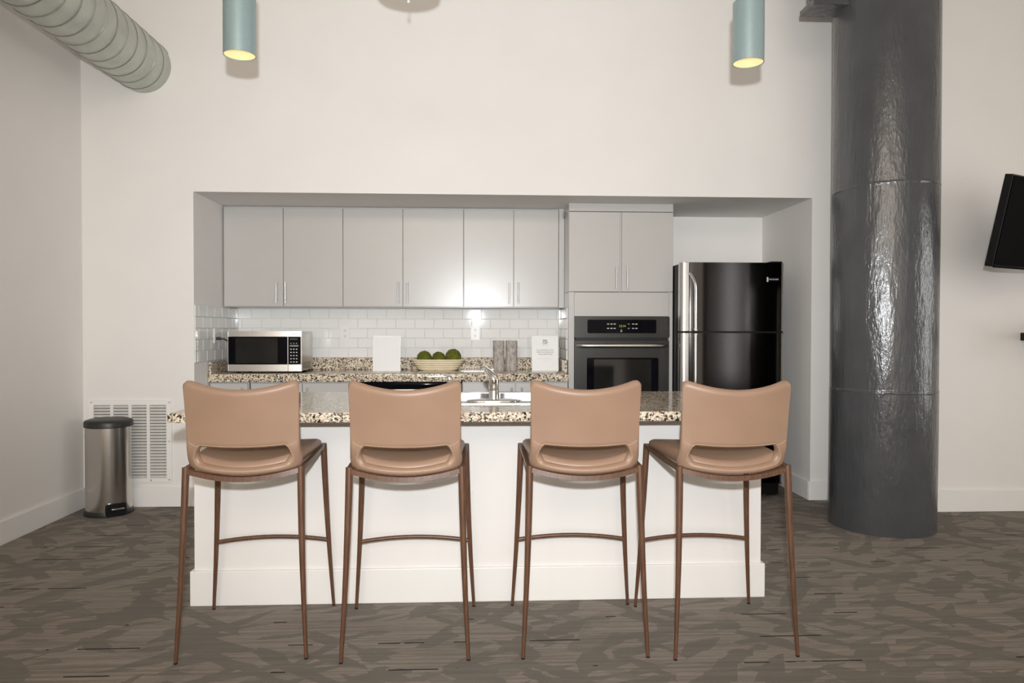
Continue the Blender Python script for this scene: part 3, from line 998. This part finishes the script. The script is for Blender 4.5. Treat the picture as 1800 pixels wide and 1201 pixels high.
# ---------------------------------------------------------------- bar stools (built around x=0,y=0, facing +y)
def make_stool():
    st = thing('bar_stool', '', 'bar stool', (0, 0, 0))
    # seat
    def seat(u, v):
        k = (1-v)/2                     # 1 at the rear
        w = 0.200 + 0.024*(1-k)
        # rounded plan corners
        yy0 = -0.236 + 0.040*abs(u)**2
        yy1 = 0.236 - 0.028*abs(u)**5
        y = yy0 + (yy1-yy0)*(v+1)/2
        z = 0.747 - 0.026*k**2*(1-abs(u)**2.2) + 0.006*u*u*k - 0.010*max(0, (v-0.6)/0.4)**2 - 0.006*(1-u*u)
        return (u*w, y, z)
    obj('seat', pad(bmesh.new(), seat, lambda u, v: 0.026, 30, 26, 0.022, 0.212, 0.235), 'tan_leather', st, 180)
    # back shell: a ring round the hand slot, so back, side straps and rear lip are one skin
    def ysh(x, z):
        u = x/0.212
        k = (z-0.80)/0.24
        y = -0.238 + 0.050*u*u*(0.55+0.45*max(0, min(1, k)))
        if k > 0:
            y -= 0.046*k**1.25
        else:
            q = min(1, -k*0.24/0.10)
            y += 0.012*q*q + 0.060*q*abs(u)**5
        return y
    outer, slot = [], []
    NT, NS = 44, 16
    HW, HZ0, HZ1, HR = 0.166, 0.744, 0.797, 0.016
    def top_z(u):
        c = abs(u)
        return 1.022 + 0.040*c**1.9
    def slot_top(u):
        return HZ1 + 0.008*u*u
    for i in range(NT):                      # along the top, left to right
        u = -1+2*i/NT
        e = max(0, (abs(u)-0.90)/0.10)
        outer.append((u*0.2065, top_z(u)-0.012*e**2.2))
        slot.append((u*HW, slot_top(u)-HR*max(0, (abs(u)-0.90)/0.10)**2))
    for i in range(NS):                      # right side, going down
        t = i/NS
        z = (top_z(1)-0.012)+(0.721-(top_z(1)-0.012))*t
        outer.append((0.2065+0.0065*min(1, t*1.15)-0.004*math.sin(PI*t)-0.010*max(0, (t-0.85)/0.15)**2, z))
        slot.append((HW+0.004*math.sin(PI*t), (slot_top(1)-HR)+(HZ0+HR-(slot_top(1)-HR))*t))
    for i in range(NT):                      # along the bottom, right to left
        u = 1-2*i/NT
        outer.append((u*0.203, 0.721-0.027*(1-u*u)))
        slot.append((u*HW, HZ0-0.020*(1-u*u)+HR*max(0, (abs(u)-0.90)/0.10)**2))
    for i in range(NS):                      # left side, going up
        t = 1-i/NS
        z = (top_z(1)-0.012)+(0.721-(top_z(1)-0.012))*t
        outer.append((-(0.2065+0.0065*min(1, t*1.15)-0.004*math.sin(PI*t)-0.010*max(0, (t-0.85)/0.15)**2), z))
        slot.append((-(HW+0.004*math.sin(PI*t)), (slot_top(1)-HR)+(HZ0+HR-(slot_top(1)-HR))*t))
    NR = 22
    ss = [0.5-0.5*math.cos(PI*j/NR)*0.75+0.25*(j/NR-0.5) - 0.0 for j in range(NR+1)]
    ss = [(q-ss[0])/(ss[-1]-ss[0]) for q in ss]
    bm = bmesh.new()
    K = len(outer)
    ft, bk = {}, {}
    for k in range(K):
        (xo, zo), (xi, zi) = outer[k], slot[k]
        ln = math.hypot(xo-xi, zo-zi)
        for j, q in enumerate(ss):
            x, z = xi+(xo-xi)*q, zi+(zo-zi)*q
            y = ysh(x, z)
            d = min(q, 1-q)*ln
            er = min(0.019, ln*0.5)
            k_ = 1.0 if d >= er else math.sqrt(max(0, 1-(1-d/er)**2))
            th_ = 0.019*k_
            h = 1e-3
            nx = (ysh(x+h, z)-ysh(x-h, z))/(2*h); nz = (ysh(x, z+h)-ysh(x, z-h))/(2*h)
            nr = Vector((-nx, 1, -nz)).normalized()
            if j in (0, NR):
                ft[k, j] = bk[k, j] = bm.verts.new((x, y, z))
            else:
                ft[k, j] = bm.verts.new(Vector((x, y, z))+nr*th_)
                bk[k, j] = bm.verts.new(Vector((x, y, z))-nr*th_)
    for k in range(K):
        m_ = (k+1) % K
        for j in range(NR):
            bm.faces.new((ft[k, j], ft[m_, j], ft[m_, j+1], ft[k, j+1]))
            bm.faces.new((bk[k, j], bk[k, j+1], bk[m_, j+1], bk[m_, j]))
    bsh = obj('backrest', bm, 'tan_leather', st, 180)
    # stitched seams: round the slot, and from its upper corners out to the edge
    def skin(x, z, lift=0.0192):
        h = 1e-3
        nx = (ysh(x+h, z)-ysh(x-h, z))/(2*h); nz = (ysh(x, z+h)-ysh(x, z-h))/(2*h)
        return Vector((x, ysh(x, z), z)) - Vector((-nx, 1, -nz)).normalized()*lift
    bm = bmesh.new()
    loop = []
    for k in range(K):
        (xo, zo), (xi, zi) = outer[k], slot[k]
        ln = math.hypot(xo-xi, zo-zi)
        q = 0.010/ln
        er = min(0.019, ln*0.5)
        lift = 0.019*math.sqrt(max(0, 1-(1-0.010/er)**2)) + 0.0002
        loop.append(skin(xi+(xo-xi)*q, zi+(zo-zi)*q, lift))
    tube(bm, loop+[loop[0]], 0.0012, 6, cap=False)
    for s_ in (-1, 1):
        tube(bm, [skin(s_*(0.156+0.046*t), 0.807+0.026*t*t, 0.0191-0.004*max(0, t-0.8)/0.2) for t in [i/8 for i in range(9)]], 0.0011, 6)
    obj('stitched_seam', bm, 'leather_stitch', bsh)
    # frame under the seat
    rear, side = [], []
    path = []
    RX, RY, RZ = 0.212, -0.224, 0.714
    FXs, FYs, FZs = 0.226, 0.222, 0.732
    for i in range(15):
        u = -1+2*i/14
        rear.append((u*RX, RY-0.022*(1-u*u), RZ-0.031*(1-abs(u)**2)))
    bm = bmesh.new()
    tube(bm, rear, 0.0145, 4, flat=(0.8, 1.0), upv=(0, 0.7071, 0.7071))
    obj('rear_rail', bm, 'walnut_print', st)
    for s in (-1, 1):
        bm = bmesh.new()
        tube(bm, [(s*RX, RY, RZ), (s*(RX+0.004), -0.05, RZ+0.004), (s*(RX+0.009), 0.10, RZ+0.012), (s*FXs, FYs, FZs)], 0.0145, 4, flat=(0.8, 1.0), upv=(0.7071*s, 0, 0.7071))
        obj('side_rail', bm, 'walnut_print', st)
    bm = bmesh.new()
    tube(bm, [(-FXs, FYs, FZs), (0, FYs+0.004, FZs-0.004), (FXs, FYs, FZs)], 0.0145, 4, flat=(0.8, 1.0), upv=(0, 0.7071, 0.7071))
    obj('front_rail', bm, 'walnut_print', st)
    def leg(x0, y0, z0, x1, y1):
        bm = bmesh.new()
        pts, rad = [], []
        for i in range(7):
            t = i/6
            bow = math.sin(PI*t)*0.004
            pts.append((x0+(x1-x0)*t - math.copysign(bow, x1), y0+(y1-y0)*t, z0+(0.004-z0)*t))
            rad.append(0.0142 - 0.0072*t**1.3)
        tube(bm, pts, rad, 10, upv=(0, 1, 0.0001))
        l = obj('leg', bm, 'walnut_print', st, 60)
        bm = bmesh.new()
        lathe(bm, [(0.0072, 0), (0.0074, 0.005)], (x1, y1, 0), 12)
        obj('foot_cap', bm, 'black_plastic', l)
    for s in (-1, 1):
        leg(s*RX, RY, RZ+0.012, s*0.238, -0.268)
        leg(s*FXs, FYs, FZs+0.010, s*0.262, 0.270)
    t = (0.735-0.305)/0.735
    ex, ey = FXs+(0.262-FXs)*t, FYs+(0.270-FYs)*t
    pts = []
    for i in range(13):
        u = -1+2*i/12
        pts.append((u*(ex-0.006), ey+0.006*(1-u*u), 0.305+0.018*(1-u*u)))
    bm = bmesh.new()
    tube(bm, pts, 0.0095, 8, flat=(0.8, 1.0))
    obj('footrest', bm, 'walnut_print', st, 60)
    return st
st0 = make_stool()
SG = 'tan leather bar stools in a row at the island'
spots = [(-0.893, 3.042, 2.6, 'tan leather bar stool nearest the trash can, in front of the microwave'),
         (-0.270, 3.012, 0.6, 'tan leather bar stool left of the faucet, second from the trash can'),
         (0.420, 3.012, -1.0, 'tan leather bar stool right of the faucet, in front of the oven'),
         (0.984, 2.985, 1.2, 'tan leather bar stool nearest the dark column, in front of the refrigerator')]
for i, (x, y, a, lb) in enumerate(spots):
    o = st0 if i == 0 else copy_tree(st0)
    o.location = (x, y, 0)
    o.rotation_euler = (0, 0, math.radians(a))
    tag(o, lb, 'bar stool', SG)

# ---------------------------------------------------------------- trash can
tx, ty, tr = -2.492, 5.082, 0.143
tr_ = thing('trash_can', 'round brushed-steel pedal trash can with black lid in the corner', 'trash can', (tx, ty, 0))
bm = bmesh.new()
lathe(bm, [(tr, 0.03), (tr, 0.595), (tr-0.01, 0.60), (tr-0.01, 0.025)], (tx, ty, 0), 56, closed=True)
obj('body', bm, 'can_steel', tr_, 50)
bm = bmesh.new()
lathe(bm, [(tr+0.001, 0.588), (tr+0.006, 0.592), (tr+0.006, 0.622), (tr+0.001, 0.632), (tr-0.03, 0.642), (0.03, 0.648)], (tx, ty, 0), 56)
ld = obj('lid', bm, 'lid_plastic', tr_, 50)
bm = bmesh.new()
lathe(bm, [(tr+0.008, 0.0), (tr+0.010, 0.010), (tr+0.002, 0.034), (tr-0.01, 0.034)], (tx, ty, 0), 56)
bs = obj('base_ring', bm, 'lid_plastic', tr_, 50)
pa = math.radians(-90+24)          # the pedal looks a little to the right of the camera
def on_can(bm):
    bmesh.ops.rotate(bm, verts=bm.verts[:], cent=(tx, ty, 0), matrix=Matrix.Rotation(math.radians(42), 3, 'Z'))
    return bm
bm = bmesh.new()
ou = rrect(tx-0.062, tx+0.062, 0.004, 0.088, 0.016)
inn = rrect(tx-0.050, tx+0.050, 0.034, 0.074, 0.010)
y0, y1 = ty-tr-0.010, ty-tr+0.03
vo = [[bm.verts.new((p[0], y, p[1])) for p in ou] for y in (y0, y1)]
vi = [[bm.verts.new((p[0], y, p[1])) for p in inn] for y in (y0, y1)]
n = len(ou)
for k in range(n):
    j = (k+1) % n
    bm.faces.new((vo[0][k], vo[0][j], vi[0][j], vi[0][k])); bm.faces.new((vo[1][k], vi[1][k], vi[1][j], vo[1][j]))
    bm.faces.new((vo[0][k], vo[1][k], vo[1][j], vo[0][j])); bm.faces.new((vi[0][k], vi[0][j], vi[1][j], vi[1][k]))
hs = obj('pedal_housing', on_can(bm), 'black_plastic', tr_, 0)
obj('housing_back', on_can(B(tx-0.055, tx+0.055, y0+0.009, y0+0.012, 0.02, 0.08)), 'black_plastic', hs, 0)
obj('pedal', on_can(B(tx-0.034, tx+0.046, y0-0.018, y0+0.005, 0.046, 0.058, bev=0.003)), 'nickel', tr_, 30)

# ---------------------------------------------------------------- air grille
vx0, vx1, vz0, vz1 = -2.700, -2.136, 0.172, 0.752
vt = thing('air_grille', 'white louvered return-air grille low on the wall behind the trash can', 'vent', ((vx0+vx1)/2, YW-0.01, vz0))
gx0, gx1, gz0, gz1 = -2.668, -2.172, 0.204, 0.716
bm = bmesh.new()
for a in ((vx0, vx1, gz1, vz1), (vx0, vx1, vz0, gz0), (vx0, gx0, gz0, gz1), (gx1, vx1, gz0, gz1)):
    box(bm, a[0], a[1], YW-0.012, YW-0.001, a[2], a[3])
obj('frame', bm, 'trim_paint', vt, 0)
obj('dark_backing', B(gx0, gx1, YW-0.0025, YW-0.001, gz0, gz1), 'vent_dark', vt, 0)
bw = (gx1-gx0)/4
for k in range(1, 4):
    x = gx0+bw*k
    obj('mullion', B(x-0.010, x+0.010, YW-0.0125, YW-0.001, gz0-0.001, gz1+0.001), 'trim_paint', vt, 0)
ns = 24
dz = (gz1-gz0)/ns
me = None
for k in range(ns):
    z = gz0+dz*(k+0.5)
    if me is None:
        bm = bmesh.new()
        prism(bm, [(YW-0.0112, z-0.0085), (YW-0.0098, z-0.0092), (YW-0.003, z+0.006), (YW-0.0044, z+0.0068)], 'x', gx0+0.0005, gx1-0.0005)
        s0 = obj('louver', bm, 'louver_white', vt, 0)
        me = s0.data
    else:
        o = bpy.data.objects.new('louver', me)
        o.location = (0, 0, dz*k)
        COL.objects.link(o)
        o.parent = vt
for (x, z) in ((vx0+0.016, 0.19), (vx0+0.016, 0.735), (vx1-0.016, 0.19), (vx1-0.016, 0.735), ((vx0+vx1)/2+0.14, 0.188), (vx1-0.016, 0.46)):
    bm = bmesh.new(); tube(bm, [(x, YW-0.014, z), (x, YW-0.011, z)], 0.0045, 10)
    obj('screw', bm, 'nickel', vt)

# ---------------------------------------------------------------- outlets
def outlet(label, x, z, y=None):
    y = YB-0.0095 if y is None else y
    o = thing('wall_outlet', label, 'outlet', (x, y, z-0.06), 'white outlets on the backsplash')
    bm = bmesh.new(); prism(bm, rrect(x-0.036, x+0.036, z-0.061, z+0.061, 0.005), 'y', y-0.006, y)
    pl = obj('cover_plate', bm, 'white_plastic', o, 0)
    for dz in (-0.024, 0.024):
        bm = bmesh.new(); prism(bm, rrect(x-0.017, x+0.017, z+dz-0.016, z+dz+0.016, 0.008), 'y', y-0.0075, y-0.0061)
        rc = obj('receptacle', bm, 'white_plastic', o, 0)
        bm = bmesh.new()
        for sx in (-0.007, 0.006):
            box(bm, x+sx-0.0012, x+sx+0.0012, y-0.0079, y-0.0074, z+dz-0.003, z+dz+0.007)
        box(bm, x-0.0025, x+0.0025, y-0.0079, y-0.0074, z+dz-0.011, z+dz-0.006)
        obj('slot', bm, 'dark_slot', rc, 0)
    return o
outlet('white outlet on the tiles between microwave and blank sign', -1.094, 1.216)
outlet('white outlet on the tiles above the bowl, near the flash glare', -0.010, 1.222)
so = thing('side_outlet', 'white outlet on the recess side wall with the microwave plugged in', 'outlet', (XO0+0.009, 5.637, 1.14))
xw = XO0+0.0095
bm = bmesh.new(); prism(bm, rrect(5.601, 5.673, 1.142, 1.258, 0.005), 'x', xw, xw+0.007)
obj('cover_plate', bm, 'white_plastic', so, 0)
bm = bmesh.new(); prism(bm, rrect(5.62, 5.654, 1.208, 1.240, 0.008), 'x', xw+0.007, xw+0.0085)
obj('receptacle', bm, 'white_plastic', so, 0)
pc = thing('power_cord', 'dark power cord from the side outlet to the microwave', 'cord', (xw+0.02, 5.637, 1.16))
bm = bmesh.new()
tube(bm, [(xw+0.0075, 5.637, 1.178), (xw+0.03, 5.637, 1.178), (xw+0.045, 5.637, 1.177)], [0.011, 0.012, 0.007], 12)
obj('plug', bm, 'cord_black', pc, 60)
bm = bmesh.new()
tube(bm, [(xw+0.043, 5.637, 1.177), (xw+0.060, 5.65, 1.175), (xw+0.078, 5.70, 1.155), (xw+0.088, 5.78, 1.10), (xw+0.092, 5.90, 1.03), (xw+0.10, 5.97, 1.0), (-1.80, 5.968, 1.0)], 0.0045, 8)
obj('cable', bm, 'cord_black', pc, 60)

# ---------------------------------------------------------------- microwave
mx0, mx1, my0, my1, mz0, mz1 = -1.860, -1.316, 5.585, 5.96, 0.932, 1.234
mw = thing('microwave', 'stainless countertop microwave with dark window at the left end of the counter', 'microwave', ((mx0+mx1)/2, 5.77, ZCT))
obj('case', B(mx0+0.004, mx1-0.002, my0+0.02, my1, mz0, mz1-0.003, bev=0.004), 'steel', mw, 30)
# front: gently bowed lower band
def bowed(x0, x1, z0, z1, d=0.0, n=10, yoff=0.0):
    b = bmesh.new()
    pl = []
    for i in range(n+1):
        x = x0+(x1-x0)*i/n
        s = (x-mx0)/(mx1-mx0)*2-1
        pl.append((x, my0 - 0.012*(1-s*s) + yoff))
    pl2 = [(x1, my0+0.0195), (x0, my0+0.0195)]
    prism(b, pl+pl2, 'z', z0, z1)
    return b
xd = mx0+(mx1-mx0)*0.815
dor = obj('door', bowed(mx0, xd-0.002, mz0+0.052, mz1-0.042, 0), 'black_gloss', mw, 30)
bm = bowed(mx0+0.055, xd-0.075, mz0+0.062, mz1-0.052, yoff=-0.0012)
obj('window', bm, 'tinted_glass', dor, 30)
obj('top_band', bowed(mx0, mx1, mz1-0.041, mz1, yoff=-0.001), 'steel', mw, 30)
lb_ = obj('bottom_band', bowed(mx0, xd-0.001, mz0, mz0+0.051, yoff=-0.001), 'steel', mw, 30)
obj('open_button', bowed(xd+0.002, mx1, mz0, mz0+0.051, yoff=-0.001), 'steel', mw, 30)
kp = obj('control_panel', bowed(xd+0.002, mx1-0.006, mz0+0.052, mz1-0.042), 'black_gloss', mw, 30)
obj('trim_strip', B(xd-0.0025, xd+0.0025, my0-0.0105, my0+0.015, mz0+0.05, mz1-0.04), 'steel', mw, 0)
obj('trim_strip', B(mx1-0.006, mx1, my0-0.004, my0+0.019, mz0+0.05, mz1-0.04), 'steel', mw, 0)
obj('trim_strip', B(mx0-0.003, mx0+0.0005, my0-0.003, my0+0.019, mz0+0.002, mz1-0.002), 'steel', mw, 0)
kx0 = xd+0.014
kyf = my0-0.0085
def key(x0, x1, z0, z1, mat):
    obj('key', B(x0, x1, kyf-0.0015, kyf+0.003, z0, z1), mat, kp, 0)
key(kx0, kx0+0.058, 1.168, 1.182, 'dark_slot')
key(kx0, kx0+0.064, 1.118, 1.130, 'grey_print')
for r, z in enumerate((1.142, 1.098, 1.074, 1.050, 1.026, 1.002)):
    for c in range(3):
        key(kx0+0.004+c*0.021, kx0+0.014+c*0.021, z-0.003, z+0.004, 'white_print' if r else 'grey_print')
text('brand_print', 'FRIGIDAIRE', 0.010, 'dark_slot', mw, (mx1-0.05, my0-0.0072, mz1-0.02))
for x in (mx0+0.06, mx1-0.06):
    for y in (my0+0.05, my1-0.04):
        bm = bmesh.new(); lathe(bm, [(0.014, 0), (0.018, 0.016)], (x, y, ZCT), 14)
        obj('foot', bm, 'black_plastic', mw)
for k in range(5):
    z = 0.952+k*0.010
    obj('side_vent', B(mx1-0.0025, mx1-0.001, my0+0.05, my0+0.30, z, z+0.003), 'dark_slot', mw, 0)

# ---------------------------------------------------------------- counter items
def sign(label, x0, x1, y, ztop, printed):
    s = thing('sign_holder', label, 'sign', ((x0+x1)/2, y, ZCT), 'clear sign holders on the back counter')
    bm = bmesh.new()
    # slanted back acrylic plate with foot
    zb = ZCT
    lean = 0.035
    poly = [(y-0.004, zb), (y+0.09, zb), (y+0.09, zb+0.003), (y+0.003, zb+0.003), (y+0.003+lean, ztop), (y+lean-0.0005, ztop)]
    prism(bm, poly, 'x', x0, x1)
    obj('holder', bm, 'acrylic_edge', s, 0)
    def F(z):
        return y - 0.004 + (lean+0.0035)*(z-zb)/(ztop-zb)
    bm = bmesh.new()
    e = 0.006
    poly = [(F(zb+e)-0.0012, zb+e), (F(ztop-e)-0.0012, ztop-e), (F(ztop-e)-0.0004, ztop-e), (F(zb+e)-0.0004, zb+e)]
    prism(bm, poly, 'x', x0+e, x1-e)
    pp = obj('paper', bm, 'paper', s, 0)
    tilt = math.atan2(lean+0.0035, ztop-zb)
    xc = (x0+x1)/2
    def T(str_, size, z, mat='ink', dx=0, bold=0.0):
        text('print', str_, size, mat, pp, (xc+dx, F(z)-0.0018, z), PI/2-tilt, 0.0003, bold=bold)
    def dashes(z, widths, h, mat):
        tot = sum(widths)+0.004*(len(widths)-1)
        x = xc-tot/2
        bm = bmesh.new()
        for w in widths:
            prism(bm, [(F(z-h)-0.002, z-h), (F(z+h)-0.002, z+h), (F(z+h)-0.0014, z+h), (F(z-h)-0.0014, z-h)], 'x', x, x+w)
            x += w+0.004
        obj('fine_print', bm, mat, pp, 0)
    if printed:
        T('800', 0.023, ztop-0.040, bold=0.0008)
        T('CAP', 0.023, ztop-0.058, bold=0.0008)
        dashes(ztop-0.073, [0.014, 0.012, 0.010], 0.0010, 'ink')
        T('Community Area Only,', 0.0145, ztop-0.115, bold=0.0002)
        T('Kitchen and Appliances', 0.0145, ztop-0.132, bold=0.0002)
        T('Camera Monitoring', 0.0145, ztop-0.149, bold=0.0002)
        dashes(ztop-0.180, [0.034, 0.010, 0.016, 0.030], 0.0012, 'faint_ink')
        dashes(ztop-0.190, [0.038, 0.014, 0.036, 0.026], 0.0012, 'faint_ink')
        dashes(ztop-0.200, [0.016, 0.036], 0.0012, 'faint_ink')
    else:
        dashes(ztop-0.022, [0.03], 0.0010, 'faint_ink')
        dashes(ztop-0.19, [0.012, 0.010], 0.0016, 'paper')
    return s
sign('clear sign holder with blank white sheet right of the microwave', -0.827, -0.607, 5.885, 1.197, False)
sign('clear sign holder with printed white notice beside the oven cabinet', 0.447, 0.663, 5.885, 1.199, True)

# bowl with moss balls
bx, by = -0.312, 5.985
bw_ = thing('ribbed_bowl', 'long cream ribbed bowl holding three green moss balls', 'bowl', (bx, by, ZCT))
bm = bmesh.new()
prof = [(0.62, 0.0)]
hb = 0.088
for i in range(71):
    t = i/70
    prof.append((0.63+0.31*t + 0.060*abs(math.sin(PI*5*t))**0.45, 0.002+t*hb))
prof += [(0.955, hb+0.001), (0.64, 0.014), (0.02, 0.010)]
rings = []
n = 64
for r, z in prof:
    ring = []
    for k in range(n):
        a = 2*PI*k/n
        ca, sa = math.cos(a), math.sin(a)
        e = 0.62
        ring.append(bm.verts.new((bx+0.228*r*math.copysign(abs(ca)**e, ca), by+0.100*r*math.copysign(abs(sa)**e, sa), ZCT+z)))
    rings.append(ring)
for i in range(len(rings)-1):
    for k in range(n):
        bm.faces.new((rings[i][k], rings[i][(k+1) % n], rings[i+1][(k+1) % n], rings[i+1][k]))
bm.faces.new(rings[0][::-1]); bm.faces.new(rings[-1])
obj('bowl_shell', bm, 'bowl_cream', bw_, 50)
for (x, z, r, lb) in ((-0.424, 1.014, 0.060, 'yellowish moss ball at the microwave end of the bowl'),
                      (-0.308, 1.011, 0.056, 'darkest moss ball in the middle of the bowl'),
                      (-0.190, 1.026, 0.064, 'largest moss ball at the faucet end of the bowl')):
    bm = bmesh.new()
    bmesh.ops.create_icosphere(bm, subdivisions=4, radius=r)
    for v in bm.verts:
        d_ = v.co.normalized()
        v.co = d_*(r + 0.0022*math.sin(31*d_.x+5*d_.z+x*40)*math.sin(27*d_.y+11*d_.z) + random.uniform(-.0012, .0012)) + Vector((x, by, z))
    o = obj('moss_ball', bm, 'moss', None, 180)
    tag(o, lb, 'moss ball', 'moss balls in the bowl')

for (x, r, lb) in ((0.181, 0.0465, 'birch-bark cylinder vase next to the bowl side, left of the pair'), (0.286, 0.048, 'birch-bark cylinder vase next to the printed notice, right of the pair')):
    bm = bmesh.new()
    pr_ = [(r, 0.0), (r*1.01, 0.06), (r*0.985, 0.13), (r, 0.2), (r*0.99, 0.242), (r-0.008, 0.242), (r-0.008, 0.05), (0.004, 0.05)]
    lathe(bm, pr_, (x, 5.97, ZCT), 40)
    o = obj('birch_vase', bm, 'birch_bark', None, 40)
    tag(o, lb, 'vase', 'birch vases on the back counter')

# ---------------------------------------------------------------- television
tv = thing('television', 'flat black television tilted down on a wall arm at the right edge', 'television', (3.50, 4.40, 1.61))
th = math.radians(26.5)
hv = Vector((math.cos(th), math.sin(th), 0))
nv_ = Vector((math.sin(th), -math.cos(th), 0))
ti = math.radians(11.8)
upv = Vector((0, 0, math.cos(ti))) + nv_*math.sin(ti)
out = hv.cross(upv).normalized()
if out.dot(nv_) < 0:
    out = -out
P0 = Vector((3.055, 4.20, 1.625))
def tvbox(a0, a1, b0, b1, d0, d1):
    b = bmesh.new()
    box(b, a0, a1, b0, b1, d0, d1, bev=0.003, seg=1)
    for v in b.verts:
        v.co = P0 + hv*v.co.x + upv*v.co.y + out*v.co.z
    return b
obj('housing', tvbox(0, 0.96, 0, 0.54, -0.05, -0.003), 'black_plastic', tv, 0)
obj('screen', tvbox(0.008, 0.952, 0.014, 0.532, -0.0029, 0.0), 'tv_screen', tv, 0)
obj('bezel', tvbox(0, 0.96, -0.004, 0.0139, -0.0029, 0.002), 'black_gloss', tv, 0)
c_ = P0 + hv*0.55 + upv*0.27 - out*0.05
bm = bmesh.new()
tube(bm, [c_+out*0.01, c_-out*0.03, Vector((3.66, YR-0.06, 1.88)), Vector((3.66, YR-0.0125, 1.88))], 0.022, 10)
obj('wall_arm', bm, 'black_plastic', tv, 50)
obj('wall_plate', B(3.58, 3.74, YR-0.012, YR-0.0005, 1.75, 2.0, bev=0.003), 'black_plastic', tv, 0)

sh = thing('wall_shelf', 'black wall shelf below the television, cut off by the photo edge', 'shelf', (3.94, 4.73, 1.18))
obj('board', B(3.742, 4.14, 4.60, YR-0.001, 1.178, 1.232, bev=0.003), 'black_plastic', sh, 0)
obj('wall_cleat', B(3.80, 4.08, YR-0.02, YR-0.001, 1.11, 1.177), 'black_plastic', sh, 0)
wb = thing('wire_basket', 'small black wire basket lying on the wall shelf', 'basket', (3.90, 4.75, 1.232))
for zz, g in ((1.236, 0.0), (1.278, 0.018)):
    bm = bmesh.new()
    loop = [(p[0], p[1], zz) for p in rrect(3.755+g, 4.05-g, 4.64+g, 4.85-g, 0.03, 5)]
    tube(bm, loop+[loop[0]], 0.0035, 8)
    obj('wire_ring', bm, 'black_gloss', wb, 60)
for (xa, ya) in ((3.757, 4.67), (3.757, 4.82), (4.048, 4.67), (4.048, 4.82), (3.82, 4.642), (3.97, 4.642), (3.82, 4.848), (3.97, 4.848)):
    bm = bmesh.new()
    tube(bm, [(xa, ya, 1.236), (xa+(3.90-xa)*0.13, ya+(4.745-ya)*0.13, 1.278)], 0.003, 8)
    obj('wire_stay', bm, 'black_gloss', wb, 60)
